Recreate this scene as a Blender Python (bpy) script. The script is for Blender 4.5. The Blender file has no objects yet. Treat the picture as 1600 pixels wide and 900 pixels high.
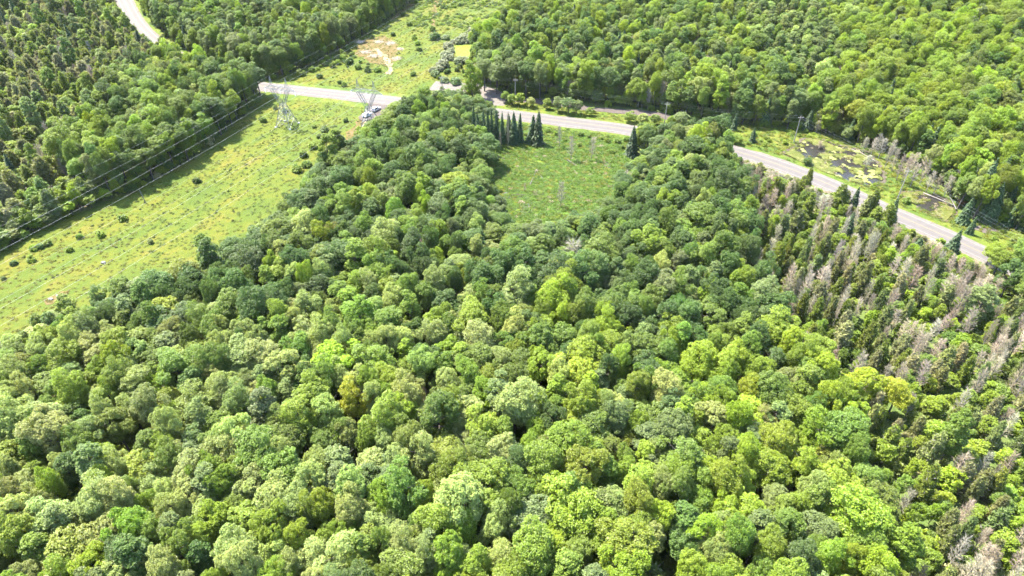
import bpy, math, random
import numpy as np
from mathutils import Vector, Matrix

# ------------------------------------------------------------------ camera, world, sun, exposure
scene = bpy.context.scene
COL = scene.collection
CAM_H, PITCH, FPX = 120.0, math.radians(38.0), 1067.0      # metres, looking down, focal length in photo pixels (1600 wide)
cam = bpy.data.cameras.new('camera')
cam_o = bpy.data.objects.new('camera', cam)
COL.objects.link(cam_o)
cam.sensor_width = 36.0
cam.lens = 36.0 * FPX / 1600.0
cam.clip_start, cam.clip_end = 0.5, 9000.0
cam_o.location = (0, 0, CAM_H)
cam_o.rotation_euler = (math.radians(90) - PITCH, 0, 0)
scene.camera = cam_o

SUN_EL, SUN_AZ = math.radians(60), math.radians(-52)         # azimuth from +Y, negative = towards -X
world = bpy.data.worlds.new('World')
scene.world = world
world.use_nodes = True
wn = world.node_tree
bg = wn.nodes['Background']
sky = wn.nodes.new('ShaderNodeTexSky')
sky.sky_type = 'NISHITA'
sky.sun_disc = False
sky.sun_elevation = SUN_EL
sky.sun_rotation = SUN_AZ
sky.air_density = 1.0
sky.dust_density = 1.0
wn.links.new(sky.outputs[0], bg.inputs[0])
bg.inputs[1].default_value = 0.15

S = Vector((math.sin(SUN_AZ) * math.cos(SUN_EL), math.cos(SUN_AZ) * math.cos(SUN_EL), math.sin(SUN_EL)))
sun = bpy.data.lights.new('sun', 'SUN')
sun.energy = 4.3
sun.angle = math.radians(0.53)
sun.color = (1.0, 0.94, 0.80)
sun_o = bpy.data.objects.new('sun', sun)
sun_o.rotation_euler = S.to_track_quat('Z', 'Y').to_euler()
sun_o.location = S * 500
COL.objects.link(sun_o)

scene.view_settings.view_transform = 'Standard'
scene.view_settings.look = 'None'
scene.view_settings.gamma = 1.0
scene.view_settings.exposure = 2.95
cy = scene.cycles
cy.use_denoising = True
cy.max_bounces = 8
cy.diffuse_bounces = 5
cy.glossy_bounces = 2
cy.transmission_bounces = 3
cy.transparent_max_bounces = 4
cy.sample_clamp_indirect = 6.0
cy.caustics_reflective = cy.caustics_refractive = False

rng = np.random.default_rng(7)
random.seed(7)
CP, SP = math.cos(PITCH), math.sin(PITCH)


def at(px, py, z=0.0):
    """The ground plan position of a point of the survey photo (1600 x 900) that lies at height z."""
    x, y = (px - 800) / FPX, -(py - 450) / FPX
    t = (z - CAM_H) / (-SP + y * CP)
    return np.array((x * t, (CP + y * SP) * t))


def seen(X, Y, Z):
    """Where a world point shows in the photo, and its depth (used to tell which trees show largest and to word labels)."""
    dz = Z - CAM_H
    zc = Y * CP - dz * SP
    yc = Y * SP + dz * CP
    return 800 + FPX * X / zc, 450 - FPX * yc / zc, zc


def sstep(a, b, x):
    t = np.clip((x - a) / (b - a), 0, 1)
    return t * t * (3 - 2 * t)


# ------------------------------------------------------------------ materials
MATS = {}


class NT:
    def __init__(self, name):
        self.m = bpy.data.materials.new(name)
        self.m.use_nodes = True
        self.t = self.m.node_tree
        self.t.nodes.clear()
        self.out = self.n('ShaderNodeOutputMaterial')
        MATS[name] = self.m

    def n(self, typ, **kw):
        nd = self.t.nodes.new(typ)
        for k, v in kw.items():
            setattr(nd, k, v)
        return nd

    def l(self, a, b):
        self.t.links.new(a, b)

    def ramp(self, fac, stops):
        r = self.n('ShaderNodeValToRGB')
        e = r.color_ramp.elements
        while len(e) < len(stops):
            e.new(0.5)
        for k, (p, c) in enumerate(stops):
            e[k].position = p
            e[k].color = (*c, 1)
        self.l(fac, r.inputs[0])
        return r.outputs[0]

    def noise(self, vec, scale, detail=4, rough=0.55):
        nz = self.n('ShaderNodeTexNoise')
        nz.inputs['Scale'].default_value = scale
        nz.inputs['Detail'].default_value = detail
        nz.inputs['Roughness'].default_value = rough
        self.l(vec, nz.inputs['Vector'])
        return nz.outputs[0]

    def mix(self, fac, a, b, mode='MIX'):
        m = self.n('ShaderNodeMix', data_type='RGBA', blend_type=mode)
        for s, v in ((0, fac), (6, a), (7, b)):
            if isinstance(v, (int, float)):
                m.inputs[s].default_value = v
            elif isinstance(v, tuple):
                m.inputs[s].default_value = (*v, 1)
            else:
                self.l(v, m.inputs[s])
        return m.outputs[2]

    def math(self, op, a, b=None, c=None):
        m = self.n('ShaderNodeMath', operation=op)
        for k, v in enumerate((a, b, c)):
            if v is None:
                continue
            if isinstance(v, (int, float)):
                m.inputs[k].default_value = v
            else:
                self.l(v, m.inputs[k])
        return m.outputs[0]

    def pos(self, scale=(1, 1, 1), rot=0.0):
        g = self.n('ShaderNodeNewGeometry')
        mp = self.n('ShaderNodeMapping')
        mp.inputs['Scale'].default_value = scale
        mp.inputs['Rotation'].default_value = (0, 0, rot)
        self.l(g.outputs['Position'], mp.inputs[0])
        return mp.outputs[0]

    def principled(self, col, rough=0.8, spec=0.3, bump=None, bump_d=0.1, metal=0.0):
        p = self.n('ShaderNodeBsdfPrincipled')
        if isinstance(col, tuple):
            p.inputs['Base Color'].default_value = (*col, 1)
        else:
            self.l(col, p.inputs['Base Color'])
        if isinstance(rough, (int, float)):
            p.inputs['Roughness'].default_value = rough
        else:
            self.l(rough, p.inputs['Roughness'])
        p.inputs['Specular IOR Level'].default_value = spec
        p.inputs['Metallic'].default_value = metal
        if bump is not None:
            b = self.n('ShaderNodeBump')
            b.inputs['Distance'].default_value = bump_d
            self.l(bump, b.inputs['Height'])
            self.l(b.outputs[0], p.inputs['Normal'])
        self.l(p.outputs[0], self.out.inputs[0])
        return p


def leaf_material(name, spread=0.35, odd=None, odd_part=0.0, transl=0.35, rough=0.42, spec=0.35, glow=(1.3, 1.25, 0.5)):
    """Foliage: the tree's own tint (custom property or instance attribute), each leaf spray a little different."""
    t = NT(name)
    a = t.n('ShaderNodeAttribute', attribute_type='INSTANCER', attribute_name='tint')
    g = t.n('ShaderNodeNewGeometry')
    rnd = g.outputs['Random Per Island']
    lo, hi = 1 - spread, 1 + spread
    c = t.mix(1.0, a.outputs['Color'], t.ramp(rnd, [(0.0, (lo * 0.96, lo, lo * 1.05)), (1.0, (hi * 1.06, hi, hi * 0.85))]), 'MULTIPLY')
    if odd:
        r2 = t.math('FRACT', t.math('MULTIPLY', rnd, 37.31))
        c = t.mix(t.math('LESS_THAN', r2, odd_part), c, odd)
    p = t.principled(c, rough, spec)
    tr = t.n('ShaderNodeBsdfTranslucent')
    t.l(t.mix(1.0, c, glow, 'MULTIPLY'), tr.inputs[0])
    ms = t.n('ShaderNodeMixShader')
    ms.inputs[0].default_value = transl
    t.l(p.outputs[0], ms.inputs[1])
    t.l(tr.outputs[0], ms.inputs[2])
    t.l(ms.outputs[0], t.out.inputs[0])
    return t.m


leaf_material('broad_leaves', 0.30, transl=0.52, spec=0.38, rough=0.48)
leaf_material('fine_leaves', 0.32, transl=0.46, spec=0.25, rough=0.5)
leaf_material('cedar_sprays', 0.38, (0.14, 0.135, 0.11), 0.07, 0.46, 0.6, 0.2, (1.05, 1.12, 0.65))
leaf_material('spruce_needles', 0.3, None, 0, 0.12, 0.55, 0.25)
leaf_material('willow_leaves', 0.22, transl=0.25)
leaf_material('grass_blades', 0.35, transl=0.3, rough=0.6, spec=0.2)
leaf_material('bare_twigs', 0.25, transl=0.0, rough=0.85, spec=0.1)

t = NT('bark')
t.principled(t.ramp(t.noise(t.pos((6, 6, 1)), 1.0), [(0.3, (0.035, 0.028, 0.023)), (0.7, (0.10, 0.088, 0.075))]), 0.9, 0.1)
t = NT('dead_wood')
t.principled(t.ramp(t.noise(t.pos((5, 5, 1)), 1.0), [(0.3, (0.1008, 0.0882, 0.0798)), (0.7, (0.1932, 0.1764, 0.1617))]), 0.9, 0.1)
t = NT('pale_wood')
t.principled(t.ramp(t.noise(t.pos((5, 5, 1)), 1.0), [(0.3, (0.0781, 0.0744, 0.0688)), (0.7, (0.1153, 0.1116, 0.1042))]), 0.85, 0.1)

t = NT('forest_floor')
n1 = t.noise(t.pos(), 0.12, 5)
n2 = t.noise(t.pos(), 1.3, 4, 0.7)
c = t.ramp(n1, [(0.35, (0.045, 0.070, 0.018)), (0.55, (0.065, 0.085, 0.024)), (0.7, (0.095, 0.080, 0.045))])
t.principled(t.mix(0.7, c, t.ramp(n2, [(0.3, (0.5, 0.5, 0.5)), (0.7, (1.5, 1.5, 1.4))]), 'MULTIPLY'), 0.95, 0.1, n2, 0.3)

LINE = math.atan2(0.44, 0.90)                                # the power line's bearing from +Y towards +X


def grass_material(name, cols, streak=1.0, fine=1.6):
    t = NT(name)
    v = t.pos((1, 1, 1), LINE)
    mp = t.n('ShaderNodeMapping')
    mp.inputs['Scale'].default_value = (0.16, 0.16 / (1 + 3 * streak), 0.1)
    t.l(v, mp.inputs[0])
    n1 = t.noise(mp.outputs[0], 1.0, 6, 0.62)
    n2 = t.noise(t.pos(), 0.055, 4, 0.6)
    n3 = t.noise(t.pos(), fine, 5, 0.75)
    n4 = t.noise(t.pos((1, 1, 1)), 0.35, 5, 0.7)
    c = t.ramp(t.math('ADD', t.math('MULTIPLY', n1, 0.55), t.math('MULTIPLY', n2, 0.45)),
               [(0.36, cols[0]), (0.45, cols[1]), (0.53, cols[2]), (0.60, cols[3]), (0.68, cols[4])])
    c = t.mix(t.math('MULTIPLY', t.ramp(n4, [(0.45, (0, 0, 0)), (0.62, (1, 1, 1))]), 0.55), c, cols[0])
    c = t.mix(1.0, c, t.ramp(n3, [(0.28, (0.72, 0.76, 0.7)), (0.5, (1, 1, 1)), (0.75, (1.25, 1.22, 1.2))]), 'MULTIPLY')
    t.principled(c, 0.9, 0.12, n3, 0.35)
    return t.m


grass_material('meadow_grass', [(0.036, 0.056, 0.008), (0.048, 0.067, 0.008), (0.063, 0.073, 0.008), (0.078, 0.075, 0.010), (0.088, 0.070, 0.028)])
grass_material('verge_grass', [(0.034, 0.058, 0.010), (0.052, 0.078, 0.010), (0.072, 0.088, 0.012), (0.086, 0.086, 0.018), (0.098, 0.080, 0.035)], 0.2)
grass_material('marsh_sedge', [(0.032, 0.058, 0.010), (0.046, 0.084, 0.011), (0.056, 0.100, 0.010), (0.082, 0.104, 0.010), (0.105, 0.092, 0.050)], 0.0, 1.2)

t = NT('asphalt')
uv = t.n('ShaderNodeUVMap')
sx = t.n('ShaderNodeSeparateXYZ')
t.l(uv.outputs[0], sx.inputs[0])
u = t.math('ABSOLUTE', sx.outputs[0])                         # 0 centre line .. 1 edge of the asphalt
wear = t.ramp(u, [(0.0, (0.90, 0.90, 0.90)), (0.25, (1.08, 1.08, 1.08)), (0.48, (0.92, 0.92, 0.92)), (0.75, (1.08, 1.07, 1.07)), (1.0, (0.96, 0.96, 0.95))])
nz = t.noise(t.pos(), 0.6, 6, 0.7)
c = t.ramp(nz, [(0.3, (0.056, 0.0505, 0.048)), (0.7, (0.073, 0.0655, 0.062))])
t.principled(t.mix(1.0, c, wear, 'MULTIPLY'), 0.85, 0.25, t.noise(t.pos(), 8, 3), 0.01)
t = NT('gravel')
t.principled(t.ramp(t.noise(t.pos(), 0.9, 7, 0.75), [(0.3, (0.0620, 0.0536, 0.0465)), (0.5, (0.0874, 0.0774, 0.0690)), (0.7, (0.1127, 0.1014, 0.0915))]), 0.95, 0.1, t.noise(t.pos(), 6, 3), 0.04)
t = NT('dark_gravel')
t.principled(t.ramp(t.noise(t.pos(), 0.9, 7, 0.75), [(0.3, (0.0365, 0.0298, 0.0265)), (0.5, (0.0564, 0.0464, 0.0415)), (0.7, (0.0796, 0.0663, 0.0597))]), 0.95, 0.1, t.noise(t.pos(), 6, 3), 0.04)
t = NT('sand')
t.principled(t.ramp(t.noise(t.pos(), 0.7, 6, 0.7), [(0.3, (0.1040, 0.0790, 0.0416)), (0.55, (0.1498, 0.1165, 0.0707)), (0.7, (0.1914, 0.1581, 0.1082))]), 0.95, 0.1)
t = NT('dirt_track')
t.principled(t.ramp(t.noise(t.pos(), 0.5, 7, 0.75), [(0.35, (0.0454, 0.0470, 0.0114)), (0.5, (0.0714, 0.0535, 0.0194)), (0.65, (0.0974, 0.0714, 0.0390))]), 0.95, 0.1)
t = NT('mud')
t.principled(t.ramp(t.noise(t.pos(), 0.8, 6, 0.7), [(0.35, (0.0270, 0.0203, 0.0149)), (0.6, (0.0630, 0.0495, 0.0360))]), 0.6, 0.3)
t = NT('yellow_paint')
t.principled((0.115, 0.095, 0.058), 0.7, 0.3)
t = NT('white_paint')
t.principled((0.13, 0.126, 0.122), 0.7, 0.3)
t = NT('pond_water')
t.principled((0.017, 0.0155, 0.0145), t.math('ADD', t.math('MULTIPLY', t.noise(t.pos(), 0.5), 0.15), 0.12), 0.3, t.noise(t.pos(), 1.5, 3), 0.02)
t = NT('stream_water')
t.principled((0.05, 0.045, 0.04), 0.14, 0.5, t.noise(t.pos(), 1.5, 3), 0.02)
t = NT('lily_mat')
t.principled(t.ramp(t.noise(t.pos(), 0.33, 6, 0.7), [(0.3, (0.0321, 0.0434, 0.0038)), (0.5, (0.0482, 0.0546, 0.0048)), (0.62, (0.0836, 0.0868, 0.0193)), (0.75, (0.0675, 0.0546, 0.0289))]), 0.7, 0.25, t.noise(t.pos(), 2.5, 4), 0.2)
t = NT('pale_duckweed')
t.principled(t.ramp(t.noise(t.pos(), 0.6, 6, 0.7), [(0.3, (0.0680, 0.0840, 0.0112)), (0.5, (0.1120, 0.1200, 0.0320)), (0.7, (0.1520, 0.1520, 0.0720))]), 0.75, 0.25, t.noise(t.pos(), 2.5, 4), 0.2)
t = NT('duckweed')
t.principled(t.ramp(t.noise(t.pos((0.25, 1, 1)), 0.6, 5, 0.7), [(0.3, (0.062, 0.090, 0.002)), (0.7, (0.088, 0.110, 0.003))]), 0.75, 0.2)
t = NT('galvanised_steel')
t.principled(t.ramp(t.noise(t.pos(), 0.8), [(0.3, (0.1105, 0.1160, 0.1160)), (0.7, (0.1547, 0.1602, 0.1602))]), 0.5, 0.5, metal=0.25)
t = NT('porcelain')
t.principled((0.42, 0.42, 0.41), 0.25, 0.5)
t = NT('aluminium_wire')
t.principled((0.2720, 0.2800, 0.2800), 0.45, 0.5, metal=0.3)
t = NT('concrete')
t.principled(t.ramp(t.noise(t.pos(), 2), [(0.3, (0.30, 0.29, 0.27)), (0.7, (0.42, 0.41, 0.38))]), 0.9, 0.2)
t = NT('pole_wood')
t.principled(t.ramp(t.noise(t.pos((8, 8, 0.6)), 1), [(0.3, (0.1430, 0.1265, 0.1100)), (0.7, (0.2310, 0.2090, 0.1870))]), 0.9, 0.15)
t = NT('rock_grey')
t.principled(t.ramp(t.noise(t.pos(), 1.2, 6, 0.7), [(0.3, (0.1080, 0.0972, 0.0900)), (0.7, (0.1800, 0.1656, 0.1548))]), 0.9, 0.2)
t = NT('silver_paint')
t.principled((0.55, 0.56, 0.58), 0.28, 0.5, metal=0.35)
t = NT('white_car_paint')
t.principled((0.74, 0.74, 0.74), 0.25, 0.5)
t = NT('car_glass')
t.principled((0.012, 0.014, 0.018), 0.06, 0.6)
t = NT('tyre_rubber')
t.principled((0.02, 0.02, 0.02), 0.8, 0.2)
t = NT('wheel_rim')
t.principled((0.5, 0.5, 0.52), 0.35, 0.5, metal=0.7)
t = NT('lamp_lens')
t.principled((0.75, 0.76, 0.78), 0.1, 0.6)
t = NT('tail_lens')
t.principled((0.35, 0.015, 0.012), 0.15, 0.5)


# ------------------------------------------------------------------ mesh helpers
def mesh(name, V, faces, mats, fmat=None, smooth=False, uv=None):
    """V: n x 3; faces: list of index tuples, or an int array k x 3 / k x 4."""
    me = bpy.data.meshes.new(name)
    V = np.asarray(V, dtype=np.float32)
    if isinstance(faces, np.ndarray):
        k, w = faces.shape
        me.vertices.add(len(V))
        me.vertices.foreach_set('co', V.ravel())
        me.loops.add(k * w)
        me.loops.foreach_set('vertex_index', faces.astype(np.int32).ravel())
        me.polygons.add(k)
        me.polygons.foreach_set('loop_start', np.arange(0, k * w, w, dtype=np.int32))
    else:
        me.from_pydata(V.tolist(), [], [tuple(f) for f in faces])
    for m in (mats if isinstance(mats, (list, tuple)) else [mats]):
        me.materials.append(MATS[m])
    if fmat is not None:
        me.polygons.foreach_set('material_index', np.asarray(fmat, dtype=np.int32))
    me.polygons.foreach_set('use_smooth', np.full(len(me.polygons), smooth))
    if uv is not None:
        l = me.uv_layers.new(name='UVMap')
        li = np.empty(len(me.loops), dtype=np.int32)
        me.loops.foreach_get('vertex_index', li)
        l.data.foreach_set('uv', np.asarray(uv, dtype=np.float32)[li].ravel())
    me.update(calc_edges=True)
    me.validate()
    return me


def link(name, data, parent=None, loc=None):
    o = bpy.data.objects.new(name, data)
    COL.objects.link(o)
    if parent:
        o.parent = parent
    if loc is not None:
        o.location = loc
    return o


def tag(o, label=None, cat=None, group=None, kind=None):
    for k, v in (('label', label), ('category', cat), ('group', group), ('kind', kind)):
        if v:
            o[k] = v
    return o


class MB:
    """Collects boxes, beams and tubes for one mesh."""
    def __init__(self):
        self.v, self.f, self.k = [], [], 0

    def add(self, V, F):
        self.v.append(np.asarray(V, dtype=float))
        self.f += [tuple(i + self.k for i in f) for f in F]
        self.k += len(V)

    def tube(self, pts, radii, sides=5, cap=True):
        pts = np.asarray(pts, dtype=float)
        n = len(pts)
        radii = np.broadcast_to(np.asarray(radii, dtype=float), (n,))
        V, F = [], []
        for i in range(n):
            d = pts[min(i + 1, n - 1)] - pts[max(i - 1, 0)]
            d = d / (np.linalg.norm(d) + 1e-9)
            a = np.cross(d, (0.31, 0.9, 0.27) if abs(d[2]) > 0.7 else (0, 0, 1.0))
            a /= np.linalg.norm(a) + 1e-9
            b = np.cross(d, a)
            for s in range(sides):
                w = 2 * math.pi * (s + 0.5) / sides
                V.append(pts[i] + radii[i] * (a * math.cos(w) + b * math.sin(w)))
        for i in range(n - 1):
            for s in range(sides):
                s2 = (s + 1) % sides
                F.append((i * sides + s, i * sides + s2, (i + 1) * sides + s2, (i + 1) * sides + s))
        if cap:
            F.append(tuple(range(sides))[::-1])
            F.append(tuple((n - 1) * sides + s for s in range(sides)))
        self.add(V, F)
        return self

    def box(self, c, h, taper=(1, 1)):
        c, h = np.asarray(c, dtype=float), np.asarray(h, dtype=float)
        V = []
        for z in (-1, 1):
            tx, ty = taper if z > 0 else (1, 1)
            for x, y in ((-1, -1), (1, -1), (1, 1), (-1, 1)):
                V.append(c + h * (x * tx, y * ty, z))
        self.add(V, [(3, 2, 1, 0), (4, 5, 6, 7), (0, 1, 5, 4), (1, 2, 6, 5), (2, 3, 7, 6), (3, 0, 4, 7)])
        return self

    def data(self, name, mat, smooth=False):
        return mesh(name, np.concatenate(self.v), self.f, mat, smooth=smooth)

    def build(self, name, mat, parent=None, loc=None, smooth=False):
        return link(name, self.data(name, mat, smooth), parent, loc)


def inside(P, poly):
    """Which of the points P (n x 2) lie inside the polygon."""
    P = np.asarray(P, dtype=float)
    poly = np.asarray(poly, dtype=float)
    x, y = P[:, 0], P[:, 1]
    r = np.zeros(len(P), dtype=bool)
    x1, y1 = poly[:, 0], poly[:, 1]
    x2, y2 = np.roll(x1, -1), np.roll(y1, -1)
    for a, b, c, d in zip(x1, y1, x2, y2):
        if b == d:
            continue
        r ^= ((b > y) != (d > y)) & (x < (c - a) * (y - b) / (d - b) + a)
    return r


def dist_line(P, line):
    """Distance of the points P from a polyline, signed: positive on its left-hand side."""
    P = np.asarray(P, dtype=float)
    best = np.full(len(P), 1e9)
    sign = np.ones(len(P))
    for a, b in zip(line[:-1], line[1:]):
        d = b - a
        L = float(d @ d)
        t = np.clip(((P - a) @ d) / L, 0, 1)
        q = P - (a + t[:, None] * d)
        r = np.hypot(q[:, 0], q[:, 1])
        s = np.sign(d[0] * (P[:, 1] - a[1]) - d[1] * (P[:, 0] - a[0]))
        m = r < best - 1e-6
        best[m], sign[m] = r[m], s[m]
    return best, sign


def smooth_line(pts, step=4.0):
    pts = [np.asarray(p, dtype=float) for p in pts]
    pts = [2 * pts[0] - pts[1]] + pts + [2 * pts[-1] - pts[-2]]
    out = []
    for i in range(1, len(pts) - 2):
        p0, p1, p2, p3 = pts[i - 1:i + 3]
        n = max(2, int(np.linalg.norm(p2 - p1) / step))
        for k in range(n):
            t = k / n
            out.append(0.5 * (2 * p1 + (p2 - p0) * t + (2 * p0 - 5 * p1 + 4 * p2 - p3) * t * t + (3 * p1 - p0 - 3 * p2 + p3) * t ** 3))
    out.append(pts[-2])
    return np.array(out)


def poly_of(pts):
    return np.array([at(*p) for p in pts])


def rough_edge(poly, step=2.5, amp=0.8, seed=1):
    """Walks round a polygon and makes its outline uneven."""
    r = np.random.default_rng(seed)
    out = []
    n = len(poly)
    for i in range(n):
        a, b = poly[i], poly[(i + 1) % n]
        L = np.linalg.norm(b - a)
        k = max(1, int(L / step))
        nrm = np.array((-(b - a)[1], (b - a)[0])) / (L + 1e-9)
        for j in range(k):
            out.append(a + (b - a) * j / k + nrm * r.normal(0, amp) * (1 if j else 0.5))
    return np.array(out)


def sheet(name, poly, z, mat, kind='structure', lo=None):
    n = len(poly)
    V = np.column_stack([poly, np.full(n, z)])
    return tag(link(name, mesh(name, V, [tuple(range(n))], mat)), kind=kind)


def ribbon(line, offs, zs, name, mat, uvs=None, jitter=0.0, kind='structure', parent=None):
    """A strip along a polyline; offs: offsets across it (positive to the left), zs their heights."""
    d = np.gradient(line, axis=0)
    d /= np.linalg.norm(d, axis=1)[:, None]
    nrm = np.column_stack([-d[:, 1], d[:, 0]])
    r = np.random.default_rng(len(name))
    m = len(offs)
    V, UV = [], []
    for i, p in enumerate(line):
        for j in range(m):
            o = offs[j] + (r.normal(0, jitter) if jitter and j in (0, m - 1) else 0)
            q = p + nrm[i] * o
            V.append((q[0], q[1], zs[j]))
            UV.append(((uvs[j] if uvs else j / (m - 1)), i * 0.1))
    F = [(i * m + j + 1, i * m + j, (i + 1) * m + j, (i + 1) * m + j + 1) for i in range(len(line) - 1) for j in range(m - 1)]
    o = link(name, mesh(name, V, F, mat, uv=UV), parent)
    if kind:
        o['kind'] = kind
    return o


# ------------------------------------------------------------------ the plan: road, clearings, wetlands
ROAD = smooth_line([at(*p) for p in [(150, -70), (180, -30), (194, 0), (212, 35), (240, 65), (262, 82), (320, 112), (360, 125), (408, 136), (500, 146.5), (620, 160), (780, 179),
                                     (880, 191.5), (985, 205), (1080, 223), (1145, 237.5), (1200, 254), (1280, 284), (1380, 329), (1450, 360), (1500, 382), (1600, 428), (1750, 500), (1950, 610)]])
CORRIDOR = poly_of([(-260, 540), (-150, 476), (0, 392), (80, 352), (160, 318), (230, 288), (300, 250), (345, 212), (395, 170), (414, 148), (416, 128), (470, 108), (515, 88), (560, 60), (605, 32), (648, 0), (700, -50),
                    (905, -50), (862, 0), (835, 30), (800, 50), (765, 72), (745, 88), (737, 110), (736, 140), (738, 165), (690, 172), (640, 168, 4), (610, 178, 9), (585, 192, 9), (548, 222, 9),
                    (525, 215, 10), (492, 245, 11), (470, 272, 12), (440, 303, 12), (400, 343, 13), (330, 375, 13), (250, 405, 13), (175, 433, 13), (100, 461, 12), (0, 512, 12), (-150, 588, 12), (-260, 640, 12)])
MARSH = poly_of([(774, 186), (880, 202), (1000, 216), (994, 238), (976, 256), (988, 282), (980, 300), (944, 308, 12), (905, 317, 12), (864, 333, 12), (820, 352, 12), (796, 350, 8), (776, 335), (762, 308), (755, 284), (764, 258), (774, 242), (766, 224)])
OPEN_EAST = poly_of([(738, 140), (850, 160), (912, 163), (1038, 178), (1110, 190), (1180, 197), (1262, 203), (1340, 224), (1392, 240), (1432, 262), (1478, 300), (1500, 338), (1560, 352), (1640, 376), (1750, 420), (1900, 500),
                     (1640, 446), (1500, 380), (1280, 285), (1145, 238), (985, 206), (780, 180)])
POND_EAST = poly_of([(1224, 241), (1241, 232), (1257, 218), (1286, 219), (1308, 227), (1330, 231), (1353, 237), (1367, 250), (1378, 268), (1379, 282), (1361, 291), (1330, 285), (1308, 277), (1286, 270), (1255, 256), (1237, 247)])
POND_BOG = poly_of([(1408, 302), (1438, 300), (1469, 309), (1495, 322), (1489, 336), (1478, 348), (1458, 340), (1436, 324), (1416, 313)])
POND_GREEN = poly_of([(708, 73), (718, 67), (732, 63), (753, 60), (755, 68), (745, 86), (732, 89), (712, 88)])
SPUR = smooth_line([at(*p) for p in [(765, 176), (768, 165), (774, 154), (762, 145), (742, 139), (710, 137), (675, 134)]], 2.5)
BACK_TRACK = smooth_line([at(*p) for p in [(774, 152), (810, 156), (860, 160), (915, 169), (970, 174), (1032, 180), (1060, 190)]], 3)
TURNOUT = poly_of([(578, 161), (610, 165), (606, 171), (598, 180), (585, 186), (566, 190), (560, 184), (570, 176)])
SAND_PATCH = poly_of([(545, 62), (600, 50), (640, 66), (640, 95), (605, 112), (570, 98), (545, 84)])
CLEARING_FAR = poly_of([(1575, 6), (1605, -10), (1660, 10), (1650, 60), (1600, 52), (1580, 35)])


def hill(x, y):
    """The wooded slope that rises east of the road."""
    p = np.column_stack([np.ravel(x), np.ravel(y)])
    d, s = dist_line(p, ROAD)
    h = 9.0 * sstep(45, 190, d) * (s > 0) * sstep(40, 150, p[:, 0])
    return h.reshape(np.shape(x))


def hz(x, y):
    return float(hill(np.array([x]), np.array([y]))[0])


# ground sheet
gx = np.concatenate([[-4000, -2500, -1500, -900, -600], np.arange(-440, 441, 10), [600, 900, 1500, 2500, 4000]]).astype(float)
gy = np.concatenate([[-2500, -1200, -500, -150], np.arange(-20, 601, 10), [800, 1200, 2000, 3500, 6000]]).astype(float)
GX, GY = np.meshgrid(gx, gy)
GZ = hill(GX, GY) - 0.06
nx = len(gx)
idx = np.arange(len(gx) * len(gy)).reshape(len(gy), nx)
F = np.stack([idx[:-1, :-1], idx[:-1, 1:], idx[1:, 1:], idx[1:, :-1]], axis=-1).reshape(-1, 4)
tag(link('ground', mesh('ground', np.column_stack([GX.ravel(), GY.ravel(), GZ.ravel()]), F, 'forest_floor', smooth=True)), kind='structure')

sheet('meadow', rough_edge(CORRIDOR, 3, 0.7, 3), 0.0, 'meadow_grass')
sheet('marsh', rough_edge(MARSH, 2, 0.5, 4), 0.03, 'marsh_sedge')
sheet('roadside_meadow', rough_edge(OPEN_EAST, 2, 0.5, 5), 0.02, 'verge_grass')
sheet('far_clearing', rough_edge(CLEARING_FAR, 2, 0.5, 5) , 9.3, 'dirt_track')
ribbon(ROAD, [-9.5, -5.2, 5.2, 9.5], [0.06, 0.42, 0.42, 0.06], 'road_verge', 'verge_grass', jitter=0.4)
ribbon(ROAD, [-5.0, -3.3, 3.3, 5.0], [0.45, 0.50, 0.50, 0.45], 'road_shoulder', 'gravel', jitter=0.18)
road = ribbon(ROAD, [-3.6, -1.8, 0, 1.8, 3.6], [0.53, 0.57, 0.60, 0.57, 0.53], 'road', 'asphalt', uvs=[-1, -0.5, 0, 0.5, 1])
for o_ in (-0.2, 0.2):
    ribbon(ROAD, [o_ - 0.085, o_ + 0.085], [0.615, 0.615], 'centre_line', 'yellow_paint', parent=road, kind=None)
for o_ in (-3.25, 3.25):
    ribbon(ROAD, [o_ - 0.08, o_ + 0.08], [0.555, 0.555], 'edge_line', 'white_paint', parent=road, kind=None)
ribbon(SPUR, [-5.5, -2.5, 0, 2.5, 5.5], [0.10, 0.16, 0.18, 0.16, 0.10], 'gravel_spur', 'gravel', jitter=0.5)
ribbon(BACK_TRACK, [-2.6, 0, 2.6], [0.12, 0.15, 0.12], 'gravel_track', 'dark_gravel', jitter=0.4)
sheet('gravel_turnout', rough_edge(TURNOUT, 1.5, 0.35, 6), 0.44, 'dark_gravel')
ribbon(smooth_line([at(*p) for p in [(568, 188), (556, 200), (545, 216), (534, 240), (524, 262)]], 2), [-1.6, 0, 1.6], [0.05, 0.06, 0.05], 'dirt_path', 'dirt_track', jitter=0.6)
ribbon(smooth_line([at(*p) for p in [(586, 76), (597, 86), (606, 97), (611, 110), (606, 116)]], 2), [-1.3, 0, 1.3], [0.05, 0.06, 0.05], 'sand_path', 'sand', jitter=0.45)
ribbon(smooth_line([at(*p) for p in [(683, -8), (680, 10), (679, 25), (676, 42)]], 2), [-1.1, 0, 1.1], [0.05, 0.06, 0.05], 'dirt_path', 'dirt_track', jitter=0.4)
ribbon(smooth_line([at(*p) for p in [(655, -6), (645, 5), (630, 18), (612, 30)]], 2), [-1.3, 0, 1.3], [0.05, 0.06, 0.05], 'dirt_path', 'dirt_track', jitter=0.4)
sheet('dirt_patch', rough_edge(poly_of([(562, 62), (600, 56), (622, 70), (620, 92), (600, 104), (575, 96), (556, 84)]), 1.5, 0.8, 8), 0.045, 'dirt_track')
sheet('dirt_patch', rough_edge(poly_of([(1515, 351), (1545, 353), (1562, 362), (1550, 366), (1520, 358)]), 1, 0.3, 9), 0.05, 'dark_gravel')
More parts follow.
